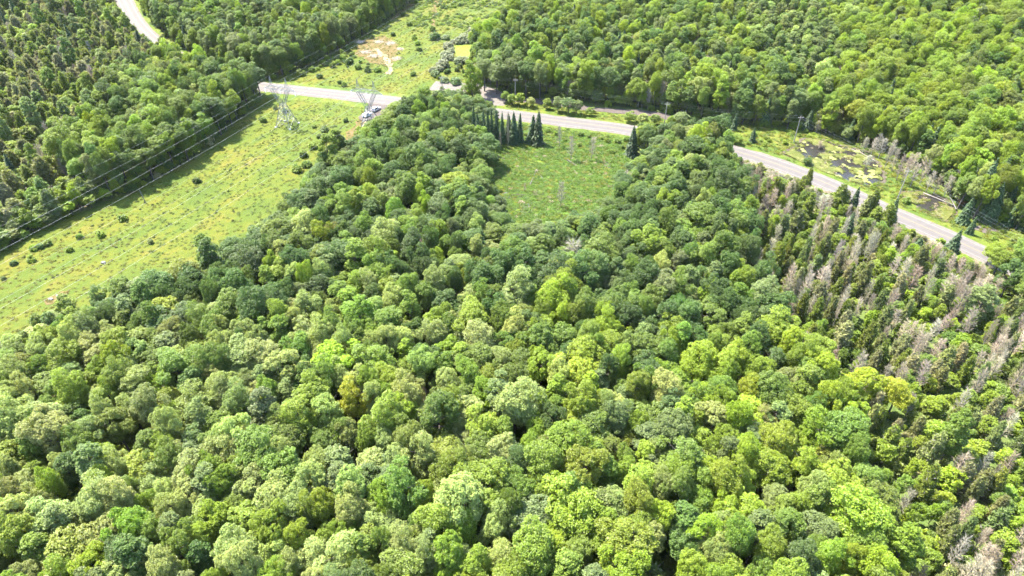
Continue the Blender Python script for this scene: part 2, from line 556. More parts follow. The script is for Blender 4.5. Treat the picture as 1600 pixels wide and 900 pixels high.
sheet('dirt_patch', rough_edge(poly_of([(68, 470), (95, 456), (112, 450), (100, 466), (80, 476)]), 1, 0.4, 19), 0.05, 'dirt_track')

# water
for nm, pl, k in (('pond_margin', POND_EAST, 1.09), ('bog_margin', POND_BOG, 1.14)):
    c_ = pl.mean(axis=0)
    sheet(nm, rough_edge(c_ + (pl - c_) * k, 1.2, 0.55, 31), 0.035, 'mud')
sheet('pond_water', rough_edge(POND_EAST, 1.5, 0.35, 11), 0.05, 'pond_water')
sheet('bog_water', rough_edge(POND_BOG, 1.2, 0.3, 12), 0.05, 'pond_water')
sheet('green_pond', rough_edge(POND_GREEN, 1.5, 0.3, 13), 0.05, 'duckweed')
for pts, w in (([(779, 256), (776, 263), (780, 270), (787, 280)], 0.75), ([(768, 282), (764, 292), (769, 303), (783, 318)], 0.7), ([(812, 322), (816, 334), (820, 340)], 0.6),
               ([(791, 300), (795, 307), (818, 307)], 0.5), ([(946, 252), (952, 262), (958, 270)], 0.55), ([(960, 273), (967, 283), (975, 296), (977, 303)], 1.0), ([(818, 320), (842, 322)], 0.8)):
    ln = smooth_line([at(*p) for p in pts], 1.2)
    ribbon(ln, [-w * 1.9, 0, w * 1.9], [0.06, 0.065, 0.06], 'mud_bank', 'mud', jitter=0.45)
    ribbon(ln, [-w, 0, w], [0.09, 0.092, 0.09], 'stream_water', 'stream_water', jitter=0.25)


def fbm(x, y, seed, sc):
    """Smooth value noise, 0..1."""
    r = np.random.default_rng(seed)
    out, amp, tot = 0, 1.0, 0
    for k in range(4):
        g = r.random((64, 64))
        u, v = x / sc * 2 ** k + 7.3 * k, y / sc * 2 ** k + 3.1 * k
        i, j = np.floor(u).astype(int), np.floor(v).astype(int)
        fu, fv = u - i, v - j
        fu, fv = fu * fu * (3 - 2 * fu), fv * fv * (3 - 2 * fv)
        a = g[i % 64, j % 64] * (1 - fu) + g[(i + 1) % 64, j % 64] * fu
        b = g[i % 64, (j + 1) % 64] * (1 - fu) + g[(i + 1) % 64, (j + 1) % 64] * fu
        out = out + amp * (a * (1 - fv) + b * fv)
        tot += amp
        amp *= 0.5
    return out / tot


def mats_on_water(poly, seed, thr, name, sc=7.0, mat='lily_mat', lift=0.0):
    """Floating lily and sedge mats: the cells of a fine grid where a noise field is high, slightly domed."""
    lo, hi = poly.min(axis=0), poly.max(axis=0)
    st = 0.35
    xs, ys = np.arange(lo[0], hi[0], st), np.arange(lo[1], hi[1], st)
    X, Y = np.meshgrid(xs, ys)
    f = fbm(X, Y, seed, sc)
    ok = (f > thr) & inside(np.column_stack([X.ravel(), Y.ravel()]), poly).reshape(X.shape)
    r = np.random.default_rng(seed)
    Z = 0.07 + lift + np.clip((f - thr) * 2.2, 0, 0.35) + r.normal(0, 0.02, X.shape)
    V = np.column_stack([(X + r.normal(0, 0.09, X.shape)).ravel(), (Y + r.normal(0, 0.09, X.shape)).ravel(), Z.ravel()])
    id_ = np.arange(X.size).reshape(X.shape)
    c = ok[:-1, :-1] & ok[1:, 1:] & ok[:-1, 1:] & ok[1:, :-1]
    F = np.stack([id_[:-1, :-1], id_[:-1, 1:], id_[1:, 1:], id_[1:, :-1]], axis=-1)[c]
    used, inv = np.unique(F.ravel(), return_inverse=True)
    o = link(name, mesh(name, V[used], inv.reshape(-1, 4), mat))
    tag(o, 'yellow green lily and duckweed mats floating on the dark roadside pond', None, None, 'stuff')


mats_on_water(POND_EAST, 21, 0.475, 'lily_mats', 3.6)
mats_on_water(POND_EAST, 22, 0.58, 'duckweed_mats', 2.8, 'pale_duckweed', 0.05)
mats_on_water(POND_BOG, 23, 0.49, 'lily_mats', 3.4)


# ------------------------------------------------------------------ plant builders (each returns mesh data, shared by all copies)
def unit(v):
    return v / (np.linalg.norm(v, axis=-1, keepdims=True) + 1e-9)


def cards(C, N, a, b, r, droop=0.3, axis=None, name='leaves', mat='broad_leaves'):
    """Leaf sprays: bent diamond faces at the points C facing N, half-length a, half-width b."""
    n = len(C)
    a, b = np.broadcast_to(a, (n,))[:, None], np.broadcast_to(b, (n,))[:, None]
    N = unit(N)
    ax = r.normal(size=(n, 3)) if axis is None else axis
    u = unit(ax - (ax * N).sum(axis=1, keepdims=True) * N)
    v = np.cross(N, u)
    k = r.uniform(0.75, 1.2, (n, 4, 1))
    P = np.stack([C - u * a * k[:, 0] - N * a * droop, C - v * b * k[:, 1], C + u * a * k[:, 2] - N * a * droop, C + v * b * k[:, 3]], axis=1)
    return P.reshape(-1, 3), np.arange(n * 4).reshape(n, 4)


def dirs_dome(n, r, zmin):
    """Evenly spread directions above zmin, jittered."""
    i = np.arange(n) + 0.5
    z = 1 - i / n * (1 - zmin)
    ph = i * 2.399963 + r.uniform(0, 6.28)
    d = np.column_stack([np.sqrt(1 - z * z) * np.cos(ph), np.sqrt(1 - z * z) * np.sin(ph), z])
    return unit(d + r.normal(0, 0.16, (n, 3)))


def broad_crown(seed, R, Hc, zc, nl, ns, nleaf, a, lobe=0.40, sub=0.42, mat='broad_leaves', zmin=-0.45, lumps=0.13):
    """A billowing crown: lobes on an uneven dome, smaller knots on each lobe, leaf sprays on each knot."""
    r = np.random.default_rng(seed)
    D = dirs_dome(nl, r, zmin)
    C, N = [], []
    ex = 1 + r.normal(0, 0.12, 3)
    K, PH = r.normal(0, 2.1, (4, 3)), r.uniform(0, 6.28, 4)
    for d in D:
        rl = R * lobe * r.uniform(0.78, 1.2)
        reach = r.uniform(1 - 1.3 * lumps, 1 + 0.8 * lumps) * (1 + 0.5 * lumps * np.cos(K @ d + PH).sum())
        c = np.array([d[0] * (R - rl) * ex[0], d[1] * (R - rl) * ex[1], d[2] * (Hc - rl) * (1 if d[2] > 0 else 0.9)]) * reach
        out = unit(d + (0, 0, 0.35))
        E = dirs_dome(ns, r, -0.25)
        # turn the dome of knots outwards
        up = np.array((0, 0, 1.0))
        ax = np.cross(up, out)
        q = Matrix.Rotation(math.acos(max(-1, min(1, out[2]))), 3, Vector(ax) if np.linalg.norm(ax) > 1e-4 else Vector((1, 0, 0)))
        E = E @ np.array(q).T
        for e in E:
            rs = rl * sub * r.uniform(0.75, 1.25)
            cs = c + e * (rl - rs * 0.6) * (1, 1, 0.85)
            k = max(4, int(nleaf * r.uniform(0.7, 1.25)))
            L = unit(r.normal(size=(k, 3)) + 0.75 * e + (0, 0, 0.45))
            C.append(cs + L * rs * r.uniform(0.7, 1.1, (k, 1)) * (1, 1, 0.8))
            N.append(L * 0.65 + (0, 0, 0.8) + r.normal(0, 0.40, (k, 3)))
    C, N = np.concatenate(C), np.concatenate(N)
    C[:, 2] += zc
    s = r.uniform(0.7, 1.3, len(C)) * a
    V, F = cards(C, N, s, s * 0.66, r, 0.28)
    return mesh('crown', V, F, mat), (V, F)


def limbs(seed, H, zc, R, n=6, r0=0.26, sides=6, lean=0.5):
    r = np.random.default_rng(seed + 900)
    m = MB()
    bend = r.normal(0, lean, 2)
    sp = [(0, 0, -0.3), (bend[0] * 0.3, bend[1] * 0.3, zc * 0.45), (bend[0] * 0.7, bend[1] * 0.7, zc * 0.85), (bend[0], bend[1], H * 0.9)]
    m.tube(sp, [r0 * 1.35, r0, r0 * 0.75, r0 * 0.2], sides)
    for k in range(n):
        f = r.uniform(0.5, 0.85)
        z = H * f
        ph = k * 2.4 + r.uniform(-0.4, 0.4)
        L = R * r.uniform(0.55, 0.85)
        s = np.array((bend[0] * f, bend[1] * f, z - L * 0.4))
        e = s + (math.cos(ph) * L, math.sin(ph) * L, L * r.uniform(0.35, 0.8))
        m.tube([s, (s + e) / 2 + (0, 0, -0.12 * L), e], [r0 * 0.5, r0 * 0.34, r0 * 0.12], 4)
    return m


def cedar_crown(seed, H, R, n=1500, mat='cedar_sprays', wisp=1.0):
    """A ragged spire of upswept feathery sprays."""
    r = np.random.default_rng(seed)
    nb = 58
    C, N, A = [], [], []
    tips = np.sort(r.uniform(0.12, 0.98, nb))
    for k, tz in enumerate(tips):
        ph = k * 2.4 + r.uniform(-0.5, 0.5)
        prof = (1 - tz) ** 0.5 * min(1, 0.55 + tz * 1.5)
        L = R * prof * r.uniform(0.65, 1.25) + 0.15
        m = int(n / nb * (0.55 + prof))
        t = r.uniform(0.15, 1.0, m) ** 0.7
        w = (0.26 + 0.2 * L) * (1.2 - t)
        d = np.array((math.cos(ph), math.sin(ph), 0))
        base = np.array((0, 0, tz * H - 0.25 * L))
        p = base + d * (t * L)[:, None] + np.array((0, 0, 1.0)) * (0.35 * L * t * t)[:, None] + r.normal(size=(m, 3)) * w[:, None] * (1, 1, 1.2)
        C.append(p)
        N.append(d * 0.55 + r.normal(0, 0.55, (m, 3)) + (0, 0, 0.45))
        A.append(np.tile(d * 0.55 + (0, 0, 0.8 * wisp), (m, 1)) + r.normal(0, 0.35, (m, 3)))
    C, N, A = map(np.concatenate, (C, N, A))
    s = r.uniform(0.6, 1.3, len(C))
    V, F = cards(C, N, 0.36 * s, 0.11 * s, r, 0.1, A)
    return mesh('crown', V, F, mat), (V, F)


def spruce_crown(seed, H, R, tiers=17, clear=0.06):
    r = np.random.default_rng(seed)
    C, N, A = [], [], []
    for k in range(tiers):
        f = clear + (1 - clear) * (k / tiers) ** 0.92
        rad = R * (1 - f) ** 0.85 * r.uniform(0.88, 1.12) + 0.12
        nb = max(5, int(6 + rad * 4))
        for j in range(nb):
            ph = (j + r.uniform(-0.3, 0.3)) / nb * 6.283 + k * 0.7
            L = rad * r.uniform(0.75, 1.12)
            m = max(3, int(4 + L * 7))
            t = np.linspace(0.15, 1, m)
            d = np.array((math.cos(ph), math.sin(ph), 0))
            side = np.array((-d[1], d[0], 0))
            p = d * (t * L)[:, None] + (0, 0, f * H) + np.array((0, 0, -1.0)) * (0.38 * L * t ** 1.4)[:, None] + side * (r.normal(0, 0.16, m) * (1.3 - t) * (0.5 + L))[:, None]
            C.append(p + r.normal(0, 0.05, p.shape))
            N.append(d * 0.55 + (0, 0, 0.75) + r.normal(0, 0.28, (m, 3)))
            A.append(np.tile(d + (0, 0, -0.35), (m, 1)) + side * r.normal(0, 0.45, (m, 1)))
    C.append(np.column_stack([r.normal(0, 0.05, 14), r.normal(0, 0.05, 14), np.linspace(0.9, 1.02, 14) * H]))
    N.append(r.normal(size=(14, 3)))
    A.append(np.tile((0, 0, 1.0), (14, 1)))
    C, N, A = map(np.concatenate, (C, N, A))
    s = r.uniform(0.75, 1.25, len(C)) * (0.8 + 0.4 * (1 - C[:, 2] / H))
    V, F = cards(C, N, 0.44 * s, 0.19 * s, r, 0.12, A)
    return mesh('crown', V, F, 'spruce_needles'), (V, F)


def dead_crown(seed, H, R, nb=46, nt=26, upright=0.8):
    """Bare branches: a fan of thin grey twigs round every branch."""
    r = np.random.default_rng(seed)
    P0, P1, W = [], [], []
    for k in range(nb):
        f = 0.22 + 0.76 * (k + r.random()) / nb
        ph = k * 2.4 + r.uniform(-0.4, 0.4)
        L = R * (1.1 - f) ** 0.7 * r.uniform(0.5, 1.25) + 0.2
        b = np.array((0, 0, f * H))
        e = b + (math.cos(ph) * L, math.sin(ph) * L, upright * L * r.uniform(0.4, 1.2))
        P0.append(b); P1.append(e); W.append(0.05)
        for j in range(nt):
            t = r.uniform(0.2, 1)
            s = b + (e - b) * t
            q = s + (e - b) / (L + 0.1) * r.uniform(0.2, 0.8) + r.normal(0, 0.32, 3) + (0, 0, 0.12)
            P0.append(s); P1.append(q); W.append(0.028)
    P0, P1, W = np.array(P0), np.array(P1), np.array(W)[:, None]
    d = unit(P1 - P0)
    u = unit(np.cross(d, r.normal(size=d.shape)))
    v = np.cross(d, u)
    n = len(P0)
    # each twig a thin three-sided spike
    V = np.stack([P0 + u * W, P0 - 0.5 * u * W + 0.87 * v * W, P0 - 0.5 * u * W - 0.87 * v * W, P1], axis=1).reshape(-1, 3)
    i = np.arange(n)[:, None] * 4
    F = np.concatenate([i + (0, 1, 3), i + (1, 2, 3), i + (2, 0, 3)])
    return mesh('crown', V, F, 'bare_twigs'), (V, F)


def trunk_data(mb, mat='bark'):
    return mb.data('trunk', mat), (np.concatenate(mb.v), mb.f)


def joined(name, crown, cmat, trunk, tmat):
    """Crown and trunk in one mesh, for the far woods that are not built tree by tree."""
    V, Fc = crown
    me = bpy.data.meshes.new(name)
    k = len(V)
    faces = [tuple(f) for f in Fc.tolist()]
    fm = [0] * len(faces)
    W = np.asarray(V)
    if trunk is not None:
        tv, tf = trunk
        faces += [tuple(j + k for j in f) for f in tf]
        fm += [1] * len(tf)
        W = np.concatenate([W, tv])
    me.from_pydata(W.tolist(), [], faces)
    me.materials.append(MATS[cmat])
    me.materials.append(MATS[tmat])
    me.polygons.foreach_set('material_index', np.array(fm, dtype=np.int32))
    me.update()
    return me


PROTO = {}


def register(kind, variants, cmat, tmat):
    """variants: list of (crown mesh, crown arrays, trunk mesh or None, trunk arrays or None, nominal crown radius, height)."""
    col = bpy.data.collections.new(kind + '_sources')
    for i, v in enumerate(variants):
        o = bpy.data.objects.new('%s_source_%02d' % (kind, i), joined(kind + '_source', v[1], cmat, v[3], tmat))
        col.objects.link(o)
    PROTO[kind] = (variants, col)


vs = []
for i in range(16):
    H, R = 17.0 + (i % 3) * 1.2, 4.6
    Hc = [5.2, 6.2, 7.0][i % 3]
    zc = H - Hc
    c = broad_crown(100 + i, R, Hc, zc, [20, 24, 28][i % 3], 11, [54, 50, 46][i % 3], 0.185, lobe=[0.43, 0.38, 0.34][(i // 3) % 3], zmin=-0.85, lumps=[0.26, 0.34, 0.30, 0.38][i % 4])
    tr = trunk_data(limbs(100 + i, H, zc, R))
    vs.append((*c, *tr, R, H))
register('broadleaf_tree', vs, 'broad_leaves', 'bark')
vs = []
for i in range(6):
    H, R = 18.0, 2.9
    Hc = 7.2 + 0.6 * (i % 2)
    c = broad_crown(200 + i, R, Hc, H - Hc, 26, 8, 30, 0.22, lobe=0.40, sub=0.5, mat='fine_leaves', zmin=-0.9, lumps=0.16)
    tr = trunk_data(limbs(200 + i, H, H - Hc, R, 5, 0.17), 'bark')
    vs.append((*c, *tr, R, H))
register('aspen_tree', vs, 'fine_leaves', 'bark')
vs = []
for i in range(6):
    H, R = 7.5, 2.3
    Hc = 3.0
    c = broad_crown(300 + i, R, Hc, H - Hc, 13, 7, 22, 0.21, lobe=0.42, sub=0.5, zmin=-0.8, lumps=0.2)
    tr = trunk_data(limbs(300 + i, H, H - Hc, R, 4, 0.10), 'bark')
    vs.append((*c, *tr, R, H))
register('young_tree', vs, 'broad_leaves', 'bark')
vs = []
for i in range(7):
    H, R = 10.0, 1.9
    c = cedar_crown(400 + i, H, R, 3600)
    m = MB().tube([(0, 0, -0.2), (0.1, 0, H * 0.5), (0.05, 0.1, H * 0.97)], [0.15, 0.10, 0.02], 5)
    tr = trunk_data(m, 'bark')
    vs.append((*c, *tr, R, H))
register('cedar_tree', vs, 'cedar_sprays', 'bark')
vs = []
for i in range(5):
    H, R = 12.0, 2.4
    c = spruce_crown(500 + i, H, R * (0.85 + 0.1 * i), 18 + i % 2)
    tr = trunk_data(MB().tube([(0, 0, -0.2), (0, 0, H * 0.96)], [0.17, 0.03], 5), 'bark')
    vs.append((*c, *tr, R, H))
register('spruce_tree', vs, 'spruce_needles', 'bark')
vs = []
for i in range(7):
    H, R = 10.0, 1.7 + 0.25 * (i % 3)
    c = dead_crown(600 + i, H, R)
    tr = trunk_data(MB().tube([(0, 0, -0.2), (0.15 * (i - 3) / 3, 0.1, H * 0.5), (0.2 * (i - 3) / 3, 0.05, H)], [0.17, 0.12, 0.025], 6), 'dead_wood')
    vs.append((*c, *tr, R, H))
register('dead_tree', vs, 'bare_twigs', 'dead_wood')
vs = []
for i in range(5):
    R = 1.0
    c = broad_crown(700 + i, R, 0.95, 0.45, 8, 6, 16, 0.15, lobe=0.45, sub=0.5, zmin=-0.3, lumps=0.25)
    m = MB()
    for k in range(3):
        m.tube([(0, 0, -0.1), (math.cos(k * 2.1) * 0.35, math.sin(k * 2.1) * 0.35, 0.6)], [0.04, 0.015], 4)
    vs.append((*c, *trunk_data(m), R, 1.4))
register('shrub', vs, 'broad_leaves', 'bark')
vs = []
for i in range(4):
    R = 1.0
    c = broad_crown(800 + i, R, 0.85, 0.3, 11, 9, 22, 0.085, lobe=0.42, sub=0.45, mat='willow_leaves', zmin=-0.3, lumps=0.08)
    m = MB()
    for k in range(4):
        m.tube([(0, 0, -0.05), (math.cos(k * 1.6) * 0.4, math.sin(k * 1.6) * 0.4, 0.5)], [0.03, 0.012], 4)
    vs.append((*c, *trunk_data(m), R, 1.15))
register('willow_shrub', vs, 'willow_leaves', 'bark')


def tuft_data(seed, n, h, spread):
    r = np.random.default_rng(seed)
    C = np.column_stack([r.normal(0, spread, n), r.normal(0, spread, n), r.uniform(0.1, 0.75, n) * h])
    N = r.normal(0, 0.5, (n, 3)) + (0, 0, 0.95)
    A = r.normal(0, 0.7, (n, 3)) + (0, 0, 0.6)
    V, F = cards(C, N, 0.32 * h * r.uniform(0.7, 1.3, n), 0.11 * r.uniform(0.7, 1.3, n), r, 0.1, A)
    return V, F


col = bpy.data.collections.new('grass_tuft_sources')
for i in range(4):
    V, F = tuft_data(950 + i, 46, 0.55, 0.42)
    col.objects.link(bpy.data.objects.new('grass_tuft_source_%02d' % i, mesh('tuft', V, F, 'grass_blades')))
PROTO['grass_tuft'] = ([None] * 4, col)
col = bpy.data.collections.new('weed_clump_sources')
for i in range(4):
    c, (V, F) = broad_crown(970 + i, 0.75, 0.55, 0.15, 6, 5, 12, 0.13, lobe=0.5, sub=0.5, zmin=-0.1, lumps=0.3)
    col.objects.link(bpy.data.objects.new('weed_clump_source_%02d' % i, c))
PROTO['weed_clump'] = ([None] * 4, col)


# ------------------------------------------------------------------ scattered masses (kind stuff) by geometry nodes
def scatter(name, kind, P, tint, scale, rotz, var, label):
    me = bpy.data.meshes.new(name)
    n = len(P)
    me.vertices.add(n)
    me.vertices.foreach_set('co', np.asarray(P, dtype=np.float32).ravel())
    for an, typ, key, val in (('tint', 'FLOAT_VECTOR', 'vector', tint), ('size', 'FLOAT_VECTOR', 'vector', scale), ('turn', 'FLOAT_VECTOR', 'vector', rotz)):
        a = me.attributes.new(an, typ, 'POINT')
        a.data.foreach_set(key, np.asarray(val, dtype=np.float32).ravel())
    a = me.attributes.new('pick', 'INT', 'POINT')
    a.data.foreach_set('value', np.asarray(var, dtype=np.int32))
    o = tag(link(name, me), label, None, None, 'stuff')
    ng = bpy.data.node_groups.new(name, 'GeometryNodeTree')
    ng.interface.new_socket('Geometry', in_out='INPUT', socket_type='NodeSocketGeometry')
    ng.interface.new_socket('Geometry', in_out='OUTPUT', socket_type='NodeSocketGeometry')
    N = ng.nodes
    gi, go = N.new('NodeGroupInput'), N.new('NodeGroupOutput')
    ci = N.new('GeometryNodeCollectionInfo')
    ci.inputs['Collection'].default_value = PROTO[kind][1]
    ci.inputs['Separate Children'].default_value = True
    ci.inputs['Reset Children'].default_value = True
    ip = N.new('GeometryNodeInstanceOnPoints')
    ip.inputs['Pick Instance'].default_value = True

    def na(an, typ):
        x = N.new('GeometryNodeInputNamedAttribute')
        x.data_type = typ
        x.inputs[0].default_value = an
        return x.outputs[0]
    e2r = N.new('FunctionNodeEulerToRotation')
    L = ng.links.new
    L(gi.outputs[0], ip.inputs['Points'])
    L(ci.outputs[0], ip.inputs['Instance'])
    L(na('pick', 'INT'), ip.inputs['Instance Index'])
    L(na('turn', 'FLOAT_VECTOR'), e2r.inputs[0])
    L(e2r.outputs[0], ip.inputs['Rotation'])
    L(na('size', 'FLOAT_VECTOR'), ip.inputs['Scale'])
    L(ip.outputs[0], go.inputs[0])
    md = o.modifiers.new('scatter', 'NODES')
    md.node_group = ng
    return o


# ------------------------------------------------------------------ where every plant stands
TONES = {
    'deep green': (0.060, 0.106, 0.022), 'mid green': (0.102, 0.158, 0.022), 'fresh green': (0.136, 0.198, 0.018), 'yellow-green': (0.160, 0.225, 0.014),
    'grey-green': (0.108, 0.150, 0.050), 'pale green': (0.190, 0.238, 0.070), 'olive': (0.126, 0.162, 0.028), 'golden green': (0.215, 0.245, 0.012),
    'dull olive': (0.142, 0.160, 0.058), 'khaki': (0.190, 0.190, 0.095), 'dark blue-green': (0.034, 0.062, 0.022), 'rust brown': (0.20, 0.075, 0.03),
    'straw': (0.098, 0.104, 0.013), 'sedge': (0.066, 0.092, 0.014), 'lush sedge': (0.062, 0.112, 0.012),
    'ash grey': (0.235, 0.212, 0.168), 'pale grey': (0.285, 0.254, 0.198), 'brown grey': (0.195, 0.166, 0.122), 'silvery green': (0.150, 0.168, 0.092),
}
TREES = []      # dicts: kind, x, y, z, R (crown radius), h (height), tone, tint, region


def add(kind, x, y, R, h, tone, region, z=None, jit=0.10):
    t = np.array(TONES[tone]) * (1 + rng.normal(0, jit)) * (1 + rng.normal(0, jit * 0.35, 3))
    TREES.append(dict(kind=kind, x=float(x), y=float(y), z=hz(x, y) if z is None else z, R=float(R), h=float(h), tone=tone, tint=np.clip(t, 0.008, 0.8), region=region))
    TREES[-1]['px0'], TREES[-1]['py0'], _ = seen(float(x), float(y), 0.0)


def pick(table):
    k = list(table)
    w = np.array([table[i] for i in k], dtype=float)
    return k[rng.choice(len(k), p=w / w.sum())]


# landmarks first ------------------------------------------------
for px, py, h, R in [(795, 223, 11.5, 2.2), (803, 225, 13.5, 2.6), (811, 222, 12.0, 2.3), (830, 224, 11.5, 2.6), (839, 226, 13.5, 3.0), (987, 243, 12.0, 2.6), (747, 236, 15.5, 1.8), (755, 238, 17, 1.8), (762, 233, 15.5, 1.7),
                     (769, 230, 16.5, 1.8), (776, 226, 14.5, 1.6), (784, 224, 13, 1.6), (741, 230, 17, 1.9), (1481, 399, 9.5, 2.1), (1513, 366, 6.5, 1.5), (1503, 348, 9, 2.2), (1522, 330, 19, 3.2), (1541, 346, 14, 2.6),
                     (1534, 322, 11, 2.2), (1545, 318, 17, 2.8), (1563, 340, 12, 2.4), (1573, 352, 10, 2.4), (1590, 350, 12, 2.6), (1385, 352, 10, 2.2), (1330, 330, 9, 1.9), (1146, 203, 7, 1.6), (1175, 222, 6, 1.4),
                     (1597, 62, 17, 2.5), (1606, 45, 19, 2.7), (1574, 28, 15, 2.2), (1615, 30, 20, 2.8), (1560, 20, 14, 2.2), (1588, 78, 15, 2.3)]:
    p = at(px, py)
    add('spruce_tree', p[0], p[1], R, h, 'dark blue-green', 'spruce')
for px, py, h, R, tone in [(1325, 640, 13, 3.6, 'golden green'), (1386, 650, 11, 3.0, 'golden green'), (1300, 700, 15, 3.8, 'yellow-green'), (1310, 870, 19, 5.2, 'yellow-green'), (1262, 590, 14, 3.4, 'fresh green'),
                           (752, 815, 18, 5.0, 'fresh green'), (595, 620, 17, 4.6, 'fresh green'), (890, 850, 18, 5.2, 'yellow-green'), (560, 680, 16, 3.4, 'golden green'), (585, 350, 15, 3.4, 'yellow-green'),
                           (1548, 436, 11, 3.2, 'fresh green'), (1575, 440, 13, 3.8, 'mid green'), (1600, 452, 14, 4.0, 'fresh green'), (1630, 470, 14, 4.0, 'mid green'), (1540, 415, 8, 2.6, 'yellow-green'), (1560, 470, 14, 4.0, 'deep green'), (1590, 490, 15, 4.2, 'mid green'),
                           (745, 560, 18, 4.4, 'yellow-green'), (905, 640, 17, 4.6, 'yellow-green'), (60, 640, 16, 4.0, 'olive')]:
    p = at(px, py - 0, 0)
    add('broadleaf_tree', p[0], p[1], R, h, tone, 'wood')
for px, py, h, R in [(893, 440, 14, 3.4), (760, 470, 13, 2.8), (660, 430, 12, 2.2), (975, 300, 8, 2.4), (982, 302, 8, 2.2),
                      (1032, 170, 12, 2.6), (1098, 130, 12, 3.0), (1065, 155, 11, 2.0), (1300, 155, 13, 2.0), (1318, 165, 13, 2.2)]:
    p = at(px, py)
    add('dead_tree', p[0], p[1], R, h, 'ash grey' if px % 2 else 'brown grey', 'wood')
for px, py, h, R in [(1308, 330, 10, 2.2), (1316, 326, 7, 1.8), (1348, 342, 9, 2.3), (1356, 341, 11, 2.0), (1362, 352, 7, 2.2), (1381, 358, 10, 2.4), (1250, 303, 7, 2.0), (1258, 299, 9, 1.7), (1184, 278, 6, 1.9)]:
    p = at(px, py)
    add('cedar_tree', p[0], p[1], R, h, pick({'olive': 3, 'khaki': 2, 'dull olive': 2}), 'swamp')
# marsh snags
for px, py, h, R in [(874, 229, 8.5, 1.1), (892, 251, 9.5, 1.5), (924, 249, 9, 1.3), (876, 324, 9.5, 1.3), (794, 240, 16, 0.7), (765, 246, 5, 0.4), (782, 236, 8, 0.5), (820, 300, 3.5, 0.4), (968, 300, 6, 1.6)]:
    p = at(px, py)
    add('dead_tree', p[0], p[1], R, h, 'brown grey' if px in (794, 765) else 'ash grey', 'marsh')
# grey snags round the roadside pond
for px, py, h in [(1348, 238, 6), (1360, 243, 7), (1372, 247, 8), (1382, 262, 9), (1393, 268, 9), (1388, 250, 8), (1400, 282, 10), (1408, 288, 10), (1414, 276, 9), (1422, 292, 9), (1424, 270, 8), (1436, 288, 9), (1446, 300, 8), (1458, 304, 7), (1474, 308, 8), (1484, 300, 9), (1352, 262, 5), (1279, 232, 3), (1275, 207, 5), (1440, 270, 8), (1368, 236, 7)]:
    p = at(px, py)
    add('dead_tree', p[0], p[1], 1.5, h, pick({'ash grey': 2, 'pale grey': 2, 'brown grey': 1}), 'pond')
for px, py, h in [(1495, 300, 7), (1502, 318, 6), (1509, 312, 5)]:
    p = at(px, py)
    add('cedar_tree', p[0], p[1], 1.6, h, 'rust brown', 'pond')
# willows ringing the green pond
for zx, zy, zr, tone in [(240, 240, 55, 's'), (265, 285, 38, 's'), (225, 325, 60, 's'), (250, 352, 45, 's'), (190, 408, 62, 's'), (120, 500, 50, 'g'), (285, 205, 35, 's'), (350, 190, 60, 's'), (400, 170, 70, 's'), (430, 150, 60, 's'), (500, 168, 45, 's'),
                         (345, 378, 55, 's'), (400, 375, 50, 's'), (470, 100, 55, 's'), (530, 80, 55, 's'), (595, 92, 62, 's'), (650, 112, 60, 's'), (705, 122, 50, 's'), (620, 160, 50, 's'), (665, 150, 55, 's'), (115, 150, 62, 'd'), (560, 130, 50, 's'), (740, 100, 50, 's'),
                         (150, 455, 45, 's'), (95, 470, 40, 's'), (205, 560, 45, 'g'), (310, 575, 50, 'd'), (220, 165, 40, 'g')]:
    px, py = 660 + zx / 6, 30 + zy / 6
    R = zr / 6 / 3.0
    p = at(px, py, R * 0.6)
    add('willow_shrub', p[0], p[1], R, R * 1.15, {'s': 'silvery green', 'g': 'grey-green', 'd': 'deep green'}[tone], 'greenpond', jit=0.06)
# big grey-green trees at the corner of the spur
for px, py, h, R, tone in [(757, 143, 15, 4.4, 'grey-green'), (776, 147, 16, 4.6, 'grey-green'), (800, 147, 17, 4.2, 'grey-green'), (822, 152, 17, 4.2, 'deep green'), (764, 128, 16, 4.4, 'grey-green'), (790, 130, 17, 4.6, 'grey-green'), (843, 156, 17, 3.8, 'grey-green')]:
    p = at(px, py)
    add('broadleaf_tree', p[0], p[1], R, h, tone, 'east')
